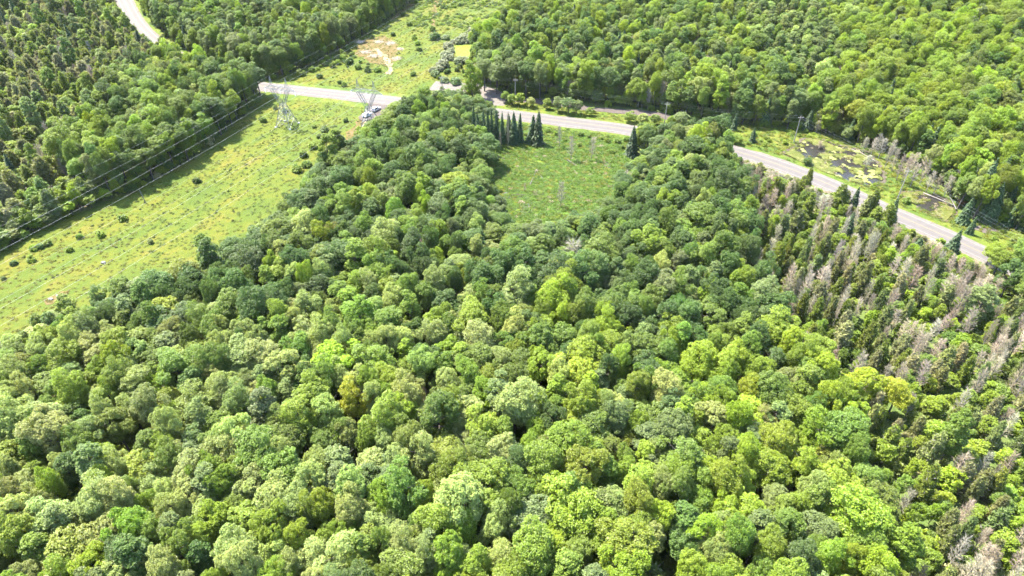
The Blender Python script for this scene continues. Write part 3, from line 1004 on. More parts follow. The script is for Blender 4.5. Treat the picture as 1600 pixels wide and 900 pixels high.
# bushes between the road and the gravel track
for px, py, h, R, k, tone in [(789, 160, 5.5, 1.7, 'young_tree', 'mid green'), (800, 164, 5, 2.2, 'young_tree', 'mid green'), (812, 166, 6, 2.6, 'young_tree', 'fresh green'), (829, 168, 5, 2.2, 'young_tree', 'pale green'), (855, 171, 5, 2.0, 'young_tree', 'fresh green'),
                              (872, 175, 7, 2.8, 'young_tree', 'grey-green'), (888, 178, 8, 3.0, 'young_tree', 'grey-green'), (900, 180, 7, 2.8, 'young_tree', 'grey-green'), (922, 181, 4, 2.0, 'young_tree', 'mid green'), (984, 192, 5, 2.6, 'young_tree', 'mid green'),
                              (1003, 195, 5, 2.4, 'young_tree', 'pale green'), (1022, 196, 5, 2.4, 'young_tree', 'mid green'), (660, 153, 5, 2.2, 'young_tree', 'deep green'), (687, 158, 5, 2.6, 'young_tree', 'mid green'), (700, 160, 6, 2.8, 'young_tree', 'mid green'),
                              (720, 160, 6, 2.6, 'young_tree', 'grey-green'), (727, 156, 7, 2.8, 'young_tree', 'mid green'), (1050, 203, 5, 2.5, 'young_tree', 'fresh green'), (1090, 212, 5, 2.6, 'young_tree', 'fresh green'), (1113, 215, 6, 2.8, 'young_tree', 'mid green'),
                              (1260, 258, 3, 1.8, 'young_tree', 'deep green'), (1150, 226, 4, 2.2, 'young_tree', 'fresh green'), (1130, 222, 5, 2.5, 'young_tree', 'fresh green'), (1590, 385, 4, 2.4, 'young_tree', 'olive'), (1320, 222, 6, 2.2, 'young_tree', 'grey-green'), (1302, 214, 6, 2.2, 'young_tree', 'olive')]:
    p = at(px, py)
    add(k, p[0], p[1], R, h, tone, 'verge')
N_MARK = len(TREES)

# woods by region --------------------------------------------------
EDGE_R = np.array([at(*p) for p in [(1128, 205, 9), (1150, 265, 9), (1165, 330, 9), (1185, 400, 9), (1200, 470, 9), (1240, 545, 9), (1300, 600, 10), (1340, 680, 10), (1390, 780, 10), (1420, 900, 10), (1450, 1060, 10)]])
GROVE_L = poly_of([(108, 262), (125, 205, 8), (150, 165, 8), (200, 105, 10), (262, 88, 8), (330, 112, 8), (420, 140), (395, 172), (345, 214), (300, 252), (225, 290), (165, 318), (120, 300)])
CLEAR = [(*at(px, py), r) for px, py, r in [(987, 243, 5), (985, 256, 6), (983, 268, 5), (578, 184, 11), (592, 176, 10), (584, 196, 9), (604, 176, 8)]]      # kept free of tall trees
BIRCHY = poly_of([(1190, 20), (1270, 60), (1310, 130), (1250, 170), (1190, 130), (1150, 60)])


def region_of(P):
    """Names the wood a plan point belongs to ('' where nothing tall grows)."""
    d, s = dist_line(P, ROAD)
    out = np.full(len(P), 'wood', dtype=object)
    east = (s > 0)                                           # the far side of the road from the camera
    cor = inside(P, CORRIDOR)
    xr = np.interp(P[:, 1], EDGE_R[::-1, 1][np.argsort(EDGE_R[::-1, 1])], EDGE_R[::-1, 0][np.argsort(EDGE_R[::-1, 1])])
    out[(~east) & (P[:, 0] > xr)] = 'swamp'
    corx = CORRIDOR[:12]                                     # its western edge
    xw = np.interp(P[:, 1], corx[:, 1], corx[:, 0])
    west = (P[:, 0] < xw) & (~cor)
    out[west & ~east] = 'westswamp'
    out[inside(P, GROVE_L)] = 'grove'
    out[east] = 'east'
    out[east & (P[:, 0] < -55)] = 'northwood'
    out[east & (P[:, 0] > 130)] = 'eastmaple'
    out[east & inside(P, BIRCHY)] = 'birchy'
    bad = cor | inside(P, MARSH) | inside(P, OPEN_EAST) | inside(P, POND_EAST) | inside(P, CLEARING_FAR)
    bad |= d < np.where(east, 8.0, 7.0)
    bad |= dist_line(P, SPUR)[0] < 7
    for cx, cy_, rr in CLEAR:
        bad |= np.hypot(P[:, 0] - cx, P[:, 1] - cy_) < rr
    bad |= dist_line(P, BACK_TRACK)[0] < 4
    out[bad] = ''
    return out


for q in TREES[:N_MARK]:
    if q['region'] == 'wood' or (q['region'] == 'spruce' and q['px0'] > 1550 and q['py0'] < 90):
        q['region'] = str(region_of(np.array([[q['x'], q['y']]]))[0]) or q['region']

MIX = {
    'wood': {'broadleaf_tree': 88, 'aspen_tree': 8, 'dead_tree': 0.2, 'cedar_tree': 1.5, 'young_tree': 2},
    'grove': {'broadleaf_tree': 90, 'aspen_tree': 8, 'dead_tree': 1},
    'swamp': {'cedar_tree': 46, 'dead_tree': 21, 'young_tree': 35, 'aspen_tree': 1.2, 'spruce_tree': 1.5},
    'westswamp': {'cedar_tree': 64, 'dead_tree': 2.5, 'young_tree': 28, 'aspen_tree': 5, 'spruce_tree': 1},
    'northwood': {'broadleaf_tree': 35, 'aspen_tree': 58, 'young_tree': 4, 'spruce_tree': 3},
    'east': {'broadleaf_tree': 42, 'aspen_tree': 33, 'cedar_tree': 13, 'dead_tree': 3.5, 'spruce_tree': 10, 'young_tree': 2},
    'eastmaple': {'broadleaf_tree': 82, 'aspen_tree': 9, 'spruce_tree': 8, 'cedar_tree': 2, 'dead_tree': 1},
    'birchy': {'aspen_tree': 95, 'broadleaf_tree': 5},
}
TONE = {
    ('broadleaf_tree', 'wood'): {'deep green': 20, 'mid green': 34, 'fresh green': 20, 'grey-green': 9, 'pale green': 11, 'yellow-green': 3.5, 'olive': 5},
    ('broadleaf_tree', 'grove'): {'deep green': 24, 'mid green': 34, 'fresh green': 20, 'grey-green': 12, 'yellow-green': 5, 'pale green': 5},
    ('broadleaf_tree', 'northwood'): {'deep green': 25, 'mid green': 40, 'fresh green': 22, 'grey-green': 12},
    ('broadleaf_tree', 'east'): {'deep green': 18, 'mid green': 30, 'fresh green': 26, 'yellow-green': 15, 'grey-green': 8, 'pale green': 4},
    ('broadleaf_tree', 'eastmaple'): {'mid green': 16, 'fresh green': 38, 'yellow-green': 40, 'olive': 3, 'pale green': 4},
    'broadleaf_tree': {'mid green': 1, 'fresh green': 1},
    ('aspen_tree', 'birchy'): {'grey-green': 60, 'mid green': 25, 'pale green': 15},
    'aspen_tree': {'grey-green': 38, 'mid green': 36, 'deep green': 14, 'fresh green': 12},
    ('cedar_tree', 'swamp'): {'dull olive': 40, 'khaki': 22, 'olive': 30, 'grey-green': 14},
    'cedar_tree': {'dull olive': 40, 'khaki': 16, 'olive': 46, 'grey-green': 6},
    'spruce_tree': {'dark blue-green': 1},
    'dead_tree': {'ash grey': 35, 'pale grey': 35, 'brown grey': 30},
    ('young_tree', 'swamp'): {'fresh green': 42, 'yellow-green': 22, 'mid green': 28, 'olive': 10},
    'young_tree': {'fresh green': 42, 'mid green': 36, 'yellow-green': 12, 'olive': 12},
}
SIZE = {'broadleaf_tree': (2.4, 4.7), 'aspen_tree': (2.2, 3.3), 'cedar_tree': (1.9, 3.2), 'spruce_tree': (1.8, 2.8), 'dead_tree': (1.0, 1.8), 'young_tree': (1.6, 3.0)}
TALL = {'broadleaf_tree': (13.5, 20.5), 'aspen_tree': (15, 19.5), 'cedar_tree': (8, 12.5), 'spruce_tree': (9, 16), 'dead_tree': (7.5, 12), 'young_tree': (4.5, 8.5)}
GAP = {'wood': 0.54, 'grove': 0.56, 'swamp': 0.84, 'westswamp': 0.74, 'northwood': 0.66, 'east': 0.60, 'eastmaple': 0.55, 'birchy': 0.68}

cell = 6.0
gridmap = {}


def taken(x, y, R, gap):
    i, j = int(x // cell), int(y // cell)
    for a in range(i - 2, i + 3):
        for b in range(j - 2, j + 3):
            for q in gridmap.get((a, b), ()):
                if (q[0] - x) ** 2 + (q[1] - y) ** 2 < (gap * (q[2] + R)) ** 2:
                    return True
    return False


def put(x, y, R):
    gridmap.setdefault((int(x // cell), int(y // cell)), []).append((x, y, R))


for q in TREES:
    put(q['x'], q['y'], q['R'])

CAND = 110000
P = np.column_stack([rng.uniform(-400, 400, CAND), rng.uniform(35, 530, CAND)])
half = 0.75 * (P[:, 1] * CP + (CAM_H - 12) * SP) + 26            # keep what the view holds and a margin that casts shade into it
P = P[np.abs(P[:, 0]) < half]
# large crowns first, so that the small ones fill what is left
reg = region_of(P)
P, reg = P[reg != ''], reg[reg != '']
HILL = hill(P[:, 0], P[:, 1])
clump = fbm(P[:, 0], P[:, 1], 77, 45.0)
swampy = fbm(P[:, 0], P[:, 1], 78, 16.0)
passes = [[], []]
for i in range(len(P)):
    passes[0 if i < len(P) * 0.45 else 1].append(i)
for pi, ids in enumerate(passes):
    for i in ids:
        rg = reg[i]
        k = pick(MIX[rg])
        lo, hi = SIZE[k]
        R = lo + (hi - lo) * (rng.random() if pi == 0 else rng.random() * 0.5)
        x, y = P[i]
        if rg in ('swamp', 'westswamp'):                       # patches of young bushes and thin open stands between the conifers
            c_ = swampy[i]
            if k == 'cedar_tree' and c_ > 0.57 and rng.random() < 0.6:
                k = 'young_tree'
            if rg == 'swamp' and y < 118 and rng.random() < 0.15:
                k = 'young_tree'
            if rg == 'swamp' and y > 128 and k != 'dead_tree' and rng.random() < 0.15:
                k = 'dead_tree'
            if rg == 'swamp' and k == 'cedar_tree' and c_ < 0.42 and rng.random() < 0.4:
                k = 'dead_tree'
            lo, hi = SIZE[k]
            if rg == 'swamp' and k == 'cedar_tree':
                lo, hi = 1.2, 2.1
            if rg == 'swamp' and k == 'young_tree':
                lo, hi = 1.2, 2.4
            R = lo + (hi - lo) * (rng.random() if pi == 0 else rng.random() * 0.5)
        if taken(x, y, R, GAP[rg] * (1.0 if pi == 0 else 0.94)):
            continue
        put(x, y, R)
        h = rng.uniform(*TALL[k]) * (0.85 + 0.15 * (R - lo) / (hi - lo + 1e-6))
        if rg == 'swamp':                                      # low growth next to the road
            h = max(2.2, min(h, 1.6 + (float(dist_line(np.array([[x, y]]), ROAD)[0][0]) - 6) * 0.42))
        if rg == 'wood' and k == 'broadleaf_tree':
            # the wood's margin along the power line is lower
            e = float(dist_line(np.array([[x, y]]), CORRIDOR[26:])[0][0])
            h *= 0.68 + 0.32 * min(1, e / 22)
        if rg == 'wood' and 130 < y < 270 and -30 < x < 70:
            e = float(np.abs(dist_line(np.array([[x, y]]), np.vstack([MARSH, MARSH[:1]]))[0][0]))
            h *= 0.66 + 0.34 * min(1, e / 20)
        tb = dict(TONE.get((k, rg), TONE[k]))
        if rg == 'wood' and k == 'broadleaf_tree':             # lighting put into tints: paler for near sheen, darker towards marsh and power line
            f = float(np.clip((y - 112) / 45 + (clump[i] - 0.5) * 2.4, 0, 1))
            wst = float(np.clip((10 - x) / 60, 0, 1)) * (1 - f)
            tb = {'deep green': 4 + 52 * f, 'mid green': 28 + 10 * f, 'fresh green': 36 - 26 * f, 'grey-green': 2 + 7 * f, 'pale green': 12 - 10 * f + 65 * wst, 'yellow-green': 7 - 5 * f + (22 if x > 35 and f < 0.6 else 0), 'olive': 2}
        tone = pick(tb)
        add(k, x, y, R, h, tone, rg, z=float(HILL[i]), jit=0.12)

# bushy young growth along the margins of the woods ---------------
Q = np.column_stack([rng.uniform(-330, 330, 60000), rng.uniform(100, 470, 60000)])
Q = Q[np.abs(Q[:, 0]) < 0.75 * (Q[:, 1] * CP + CAM_H * SP) + 8]
rq = region_of(Q)
dm = np.minimum(np.abs(dist_line(Q, np.vstack([OPEN_EAST, OPEN_EAST[:1]]))[0]), np.abs(dist_line(Q, np.vstack([CORRIDOR, CORRIDOR[:1]]))[0]))
dm = np.minimum(dm, dist_line(Q, ROAD)[0] - 7)
for (x, y), r_ in zip(Q[(rq != '') & (dm < 7) & (rq != 'swamp')], rq[(rq != '') & (dm < 7) & (rq != 'swamp')]):
    R = rng.uniform(1.5, 2.9)
    if not taken(x, y, R, 0.32):
        put(x, y, R)
        add('young_tree', x, y, R, rng.uniform(4, 10.5), pick({'mid green': 4, 'fresh green': 3, 'deep green': 2, 'grey-green': 2}), r_)

# the western woods come down to the grass in a skirt of bushes
for seg in (CORRIDOR[1:12], CORRIDOR[9:17]):
    ln = smooth_line(list(seg), 1.3)
    for j in range(len(ln) - 1):
        d = ln[j + 1] - ln[j]
        nrm = np.array((-d[1], d[0])) / (np.linalg.norm(d) + 1e-9)
        for o_ in (rng.uniform(-0.5, 1.5), rng.uniform(1.5, 4.5)):
            x, y = ln[j] + nrm * o_
            if rng.random() < 0.75 and float(dist_line(np.array([[x, y]]), ROAD)[0][0]) > 8 and 35 < y < 480:
                R = rng.uniform(1.3, 2.5)
                if not taken(x, y, R * 0.5, 0.5) and min(math.hypot(x - c[0], y - c[1]) - c[2] for c in CLEAR) > 0:
                    put(x, y, R * 0.5)
                    add('young_tree', x, y, R, rng.uniform(3, 8), pick({'mid green': 4, 'fresh green': 2, 'deep green': 3, 'grey-green': 2}), 'corridor')

# shrubs on the power line clearing --------------------------------
n0 = 0
Q = np.column_stack([rng.uniform(-190, 40, 9000), rng.uniform(95, 470, 9000)])
Q = Q[inside(Q, CORRIDOR)]
dq, sq = dist_line(Q, ROAD)
cl = fbm(Q[:, 0], Q[:, 1], 31, 26.0)
far = (sq > 0)
pz = np.where(far, np.clip((cl - 0.50) * 5, 0.0, 1), np.clip((cl - 0.62) * 5, 0, 1) * 0.2)
ok = (rng.random(len(Q)) < pz) & (dq > 9) & (dist_line(Q, SPUR)[0] > 6) & ~inside(Q, POND_GREEN) & ~inside(Q, TURNOUT) & ~inside(Q, SAND_PATCH)
SHRUBS = []
for x, y in Q[ok]:
    R = rng.uniform(0.7, 1.7)
    if not taken(x, y, R, 0.8):
        put(x, y, R)
        add('shrub', x, y, R, R * rng.uniform(1.1, 1.7), pick({'mid green': 4, 'deep green': 3, 'fresh green': 3, 'grey-green': 2}), 'corridor', z=0)
for px, py, R in [(308, 285, 1.9), (158, 370, 2.0), (236, 380, 1.4), (110, 393, 1.6), (55, 390, 1.9), (63, 387, 1.7), (75, 383, 1.7), (125, 372, 1.6), (193, 344, 2.0), (508, 206, 2.4), (520, 212, 2.2), (500, 215, 2.0), (475, 245, 2.4),
                  (490, 232, 2.4), (465, 268, 2.6), (480, 260, 2.4), (412, 190, 2.2), (445, 175, 1.8), (430, 170, 1.8), (540, 190, 1.8), (645, 118, 1.8), (640, 40, 2.2), (648, 62, 2.0), (652, 70, 2.0), (676, 48, 2.2), (505, 100, 1.8), (520, 105, 1.9), (488, 112, 2.0),
                  (470, 118, 2.2), (545, 100, 2.2), (560, 108, 2.0), (575, 112, 2.0), (590, 112, 1.9), (535, 92, 2.0), (550, 88, 1.8), (500, 122, 1.7), (575, 205, 1.5), (585, 200, 1.6), (592, 205, 1.7), (603, 196, 1.8), (615, 190, 2.0)]:
    p = at(px, py)
    R *= 0.8 if py > 140 else 1.0
    add('shrub', p[0], p[1], R, R * 1.25, pick({'mid green': 5, 'fresh green': 2, 'deep green': 2, 'grey-green': 1}), 'corridor', z=0)
# shrubs in the roadside meadow and along the marsh
for poly, n, tones in ((OPEN_EAST, 60, {'fresh green': 4, 'mid green': 3, 'olive': 2}), (MARSH, 26, {'mid green': 4, 'fresh green': 3})):
    lo, hi = poly.min(axis=0), poly.max(axis=0)
    Q = np.column_stack([rng.uniform(lo[0], hi[0], n * 12), rng.uniform(lo[1], hi[1], n * 12)])
    dq = dist_line(Q, ROAD)[0]
    ok = inside(Q, poly) & (dq > 9) & ~inside(Q, POND_EAST) & ~inside(Q, POND_BOG) & (dist_line(Q, BACK_TRACK)[0] > 4) & (dist_line(Q, SPUR)[0] > 6)
    if poly is MARSH:
        ok &= dq < 22
    for x, y in Q[ok][:n]:
        R = rng.uniform(0.7, 1.6)
        if not taken(x, y, R, 0.8):
            put(x, y, R)
            add('shrub', x, y, R, R * 1.3, pick(tones), 'verge' if poly is OPEN_EAST else 'marsh', z=0)

# ------------------------------------------------------------------ which plants are built one by one, and how they are labelled
for q in TREES:
    px, py, zc = seen(q['x'], q['y'], q['z'] + q['h'] * 0.75)
    q['px'], q['py'], q['app'] = px, py, FPX * q['R'] / zc
    q['in'] = (-q['app'] * 0.5 < px < 1600 + q['app'] * 0.5) and (-q['app'] * 0.4 < py < 900 + q['app'] * 0.4)

EIGHTHS_X = ['at the left edge', 'an eighth across', 'a quarter across', 'three eighths across', 'midway across', 'five eighths across', 'three quarters across', 'seven eighths across', 'at the right edge']
EIGHTHS_Y = ['at the top', 'an eighth down', 'a quarter down', 'three eighths down', 'halfway down', 'five eighths down', 'three quarters down', 'seven eighths down', 'at the bottom']
LIMIT = 300
WHAT = {'broadleaf_tree': ('tree', 'broadleaf tree'), 'aspen_tree': ('tree', 'slender aspen'), 'young_tree': ('tree', 'young bushy tree'), 'cedar_tree': ('tree', 'feathery conifer'), 'spruce_tree': ('tree', 'pointed spruce'),
        'dead_tree': ('dead tree', 'bare dead tree'), 'shrub': ('shrub', 'low shrub'), 'willow_shrub': ('shrub', 'domed willow shrub')}
GROUP = {'broadleaf_tree': 'broadleaf trees of the woods', 'aspen_tree': 'slender aspens among the broadleaf trees', 'young_tree': 'young bushy trees in the swamps and verges', 'cedar_tree': 'feathery conifers of the swamps', 'spruce_tree': 'dark pointed spruces',
         'dead_tree': 'bare dead trees', 'shrub': 'low shrubs in the clearings', 'willow_shrub': 'domed willows round the green pond'}
MASS = {'broadleaf_tree': ('broadleaf_woodland', 'far canopy of rounded green broadleaf trees beyond the nearer ones'), 'aspen_tree': ('aspen_woodland', 'far stand of slender grey green aspens beyond the road'),
        'young_tree': ('young_growth', 'young bushy green growth filling the far swamp'), 'cedar_tree': ('conifer_swamp', 'far dull olive swamp conifers standing close together'), 'spruce_tree': ('spruce_wood', 'dark spruces scattered in the outlying woods'),
        'dead_tree': ('dead_wood_stand', 'grey dead trees scattered in the farther woods'), 'shrub': ('scrub', 'low green scrub scattered over the far clearing'), 'willow_shrub': ('willow_scrub', 'grey green willow scrub')}
NEAR = {'wood': 'in the near wood', 'grove': 'in the western grove', 'swamp': 'in the roadside swamp', 'westswamp': 'in the western swamp', 'northwood': 'beyond the road', 'east': 'behind the road', 'eastmaple': 'on the wooded slope', 'birchy': 'on the slope',
        'marsh': 'in the green marsh', 'pond': 'beside the lily pond', 'greenpond': 'beside the green pond', 'verge': 'on the road verge', 'corridor': 'under the power line', 'spruce': 'near the road'}
import re
WORD = re.compile(r"[A-Za-z0-9][A-Za-z0-9'\u2019-]*")

chosen, rest = {}, {}
for k in WHAT:
    al = [q for q in TREES if q['kind'] == k]
    vis = sorted((q for q in al if q['in']), key=lambda q: -q['app'])
    chosen[k] = vis[:LIMIT]
    ids = {id(q) for q in chosen[k]}
    rest[k] = [q for q in al if id(q) not in ids]


def place_words(q):
    i = min(8, max(0, round(q['px'] / 200)))
    j = min(8, max(0, round(q['py'] / 112.5)))
    return EIGHTHS_Y[j] + ', ' + EIGHTHS_X[i]


used = set()
ORD = ['first', 'second', 'third', 'fourth', 'fifth', 'sixth', 'seventh', 'eighth', 'ninth', 'tenth', 'eleventh', 'twelfth', 'thirteenth', 'fourteenth', 'fifteenth', 'sixteenth', 'seventeenth', 'eighteenth', 'nineteenth', 'twentieth']
for k, al in chosen.items():
    if not al:
        continue
    sz = np.sort([q['R'] for q in al])
    a, b = sz[len(sz) // 3], sz[2 * len(sz) // 3]
    by = {}
    for q in al:
        size = 'broad' if q['R'] >= b else ('small' if q['R'] < a else 'medium')
        if k == 'dead_tree':
            size = 'tall' if q['h'] > 10 else 'short'
        q['short'] = '%s %s %s' % (size, q['tone'], WHAT[k][1])
        by.setdefault(q['short'] + ' ' + NEAR[q['region']], []).append(q)
    for lab, qs in by.items():
        if len(qs) == 1:
            qs[0]['label'] = lab
            continue
        cells = {}
        for q in qs:
            cells.setdefault(place_words(q), []).append(q)
        for pl, cs in cells.items():
            cs.sort(key=lambda q: q['px'])
            for n, q in enumerate(cs):
                base = lab + ', ' + pl
                if len(cs) > 1:
                    base = q['short'] + ', ' + pl + (', ' + ('left' if n == 0 else 'right') + ' of two' if len(cs) == 2 else ', %s from left' % ORD[min(n, 19)])
                elif len(WORD.findall(base)) > 16:
                    base = q['short'] + ', ' + pl
                q['label'] = base
    for q in al:
        q['label'] = q['label'].replace('grey-green', 'grey-green')
        while q['label'] in used:
            q['label'] = q['label'].replace(' of two', ' of a pair') if ' of two' in q['label'] else q['label'] + ' again'
        used.add(q['label'])

for k, al in chosen.items():
    variants = PROTO[k][0]
    for q in al:
        i = int(rng.integers(len(variants)))
        crown, _c, trunk, _t, R0, H0 = variants[i]
        sxy = q['R'] / R0
        szz = q['h'] / H0
        root = bpy.data.objects.new(k, None)
        COL.objects.link(root)
        root.empty_display_size = 0.5
        root.location = (q['x'], q['y'], q['z'])
        root.rotation_euler = (rng.normal(0, 0.03), rng.normal(0, 0.03), rng.uniform(0, 6.283))
        root.scale = (sxy, sxy * rng.uniform(0.8, 1.22), szz)
        tag(root, q['label'], WHAT[k][0], GROUP[k])
        c = bpy.data.objects.new('crown', crown)
        c.parent = root
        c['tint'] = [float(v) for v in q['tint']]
        COL.objects.link(c)
        s = bpy.data.objects.new('trunk' if k not in ('shrub', 'willow_shrub') else 'stems', trunk)
        s.parent = root
        COL.objects.link(s)

for k, al in rest.items():
    if not al:
        continue
    variants = PROTO[k][0]
    n = len(al)
    var = rng.integers(len(variants), size=n)
    R0 = np.array([variants[i][4] for i in var])
    H0 = np.array([variants[i][5] for i in var])
    sxy = np.array([q['R'] for q in al]) / R0
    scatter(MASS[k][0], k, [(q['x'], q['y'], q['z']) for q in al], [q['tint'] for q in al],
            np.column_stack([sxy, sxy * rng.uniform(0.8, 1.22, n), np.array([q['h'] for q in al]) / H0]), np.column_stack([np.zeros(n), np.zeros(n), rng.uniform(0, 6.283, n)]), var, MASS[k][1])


# ground cover: grass tufts, weeds, undergrowth (nobody could count them)
def cover(name, kind, poly, n, tones, smin, smax, label, avoid=(), thr=None, seed=5, z=0.0, sc=12.0, streak=False):
    lo, hi = poly.min(axis=0), poly.max(axis=0)
    Q = np.column_stack([rng.uniform(lo[0], hi[0], n * 3), rng.uniform(lo[1], hi[1], n * 3)])
    ok = inside(Q, poly) & (dist_line(Q, ROAD)[0] > 6.2) & (dist_line(Q, SPUR)[0] > 5.6) & (dist_line(Q, BACK_TRACK)[0] > 3)
    for a in avoid:
        ok &= ~inside(Q, a)
    px, py, zc = seen(Q[:, 0], Q[:, 1], 0)
    ok &= (px > -120) & (px < 1720) & (py > -60)
    if thr is not None:
        ok &= fbm(Q[:, 0], Q[:, 1], seed, sc) > thr + rng.normal(0, 0.05, len(Q))
    Q = Q[ok][:n]
    m = len(Q)
    names = list(tones)
    w = np.array([tones[t] for t in names], dtype=float)
    tt = np.array([TONES[names[i]] for i in rng.choice(len(names), m, p=w / w.sum())])
    if streak:                                               # bands of greener and yellower growth along the power line
        ca, sa = math.cos(LINE), math.sin(LINE)
        f = fbm((Q[:, 0] * ca - Q[:, 1] * sa) + 400, (Q[:, 0] * sa + Q[:, 1] * ca) * 0.22 + 400, 91, 11.0)
        f = np.clip((f - 0.37) / 0.28 + rng.normal(0, 0.15, m), 0, 1)[:, None]
        tt = np.array((0.050, 0.074, 0.009)) * (1 - f) + np.array((0.088, 0.087, 0.010)) * f
    tt = tt * (1 + rng.normal(0, 0.12, (m, 1)))
    s = rng.uniform(smin, smax, (m, 1))
    scatter(name, kind, np.column_stack([Q, np.full(m, z)]), np.clip(tt, 0.01, 1), np.hstack([s, s, s * rng.uniform(0.7, 1.2, (m, 1))]), np.column_stack([np.zeros(m), np.zeros(m), rng.uniform(0, 6.28, m)]), rng.integers(4, size=m), label)


cover('meadow_grass', 'grass_tuft', CORRIDOR, 11000, {'straw': 6, 'olive': 4, 'sedge': 3}, 0.35, 0.75, 'rough yellow green grass under the power lines', (TURNOUT, POND_GREEN), streak=True)
cover('far_scrub', 'weed_clump', poly_of([(640, 60), (655, 0), (700, -40), (880, -40), (830, 30), (770, 62), (700, 55)]), 1700, {'mid green': 4, 'fresh green': 3, 'deep green': 2}, 0.7, 1.7, 'green scrub covering the far end of the power line clearing', (), 0.44, 47)
cover('meadow_weeds', 'weed_clump', CORRIDOR, 1500, {'sedge': 5}, 0.3, 0.7, 'patches of green weeds and brambles under the power lines', (TURNOUT, POND_GREEN), 0.52, 31, sc=20.0)
cover('marsh_grass', 'grass_tuft', MARSH, 7000, {'lush sedge': 8, 'deep green': 2, 'straw': 2, 'brown grey': 0.35}, 0.6, 1.3, 'green sedge tussocks of the wet marsh')
cover('marsh_weeds', 'weed_clump', MARSH, 900, {'fresh green': 4, 'mid green': 3}, 0.5, 1.2, 'leafy weeds on the drier bank of the marsh', (), 0.58, 41)
cover('verge_grass', 'grass_tuft', OPEN_EAST, 5000, {'sedge': 5, 'straw': 4, 'deep green': 1}, 0.6, 1.3, 'long grass between the road and the woods', (POND_EAST, POND_BOG))
cover('pond_reeds', 'grass_tuft', np.concatenate([POND_EAST]), 1100, {'sedge': 5, 'straw': 3, 'brown grey': 2}, 0.4, 1.0, 'reeds and sedge tussocks standing in the lily pond', (), 0.52, 21, sc=3.6)
cover('bog_reeds', 'grass_tuft', np.concatenate([POND_BOG]), 420, {'sedge': 5, 'straw': 3, 'brown grey': 3}, 0.4, 1.1, 'reeds and sedge tussocks standing in the dark bog', (), 0.47, 23, sc=3.4)
cover('verge_weeds', 'weed_clump', OPEN_EAST, 900, {'fresh green': 4, 'mid green': 3, 'olive': 1}, 0.5, 1.3, 'green weeds along the far verge', (POND_EAST, POND_BOG), 0.5, 43)
# undergrowth beneath the swamps and woods
Q = np.column_stack([rng.uniform(-330, 330, 26000), rng.uniform(60, 470, 26000)])
Q = Q[np.abs(Q[:, 0]) < 0.75 * (Q[:, 1] * CP + CAM_H * SP) + 8]
rg = region_of(Q)
keep = np.isin(rg, ['swamp', 'westswamp']) | ((rg != '') & (rng.random(len(Q)) < 0.6))
Q, rg = Q[keep], rg[keep]
m = len(Q)
names = ['mid green', 'fresh green', 'olive', 'yellow-green', 'khaki']
tt = np.array([TONES[names[i]] for i in rng.choice(5, m, p=[0.32, 0.25, 0.2, 0.15, 0.08])]) * (1 + rng.normal(0, 0.15, (m, 1)))
s = rng.uniform(0.9, 2.3, (m, 1))
scatter('undergrowth', 'shrub', np.column_stack([Q, hill(Q[:, 0], Q[:, 1])]), np.clip(tt, 0.01, 1), np.hstack([s, s, s * rng.uniform(0.8, 1.3, (m, 1))]), np.column_stack([np.zeros(m), np.zeros(m), rng.uniform(0, 6.28, m)]),
        rng.integers(5, size=m), 'green undergrowth on the floor of the woods and swamps')


# ------------------------------------------------------------------ transmission line
def beam(m, a, b, w=0.11):
    m.tube([a, b], [w * 0.78, w * 0.78], 4, False)


WAIST_Z, BRIDGE_Z, TOP_Z, PEAK_Z, ARM = 9.2, 15.2, 16.4, 20.4, 6.9


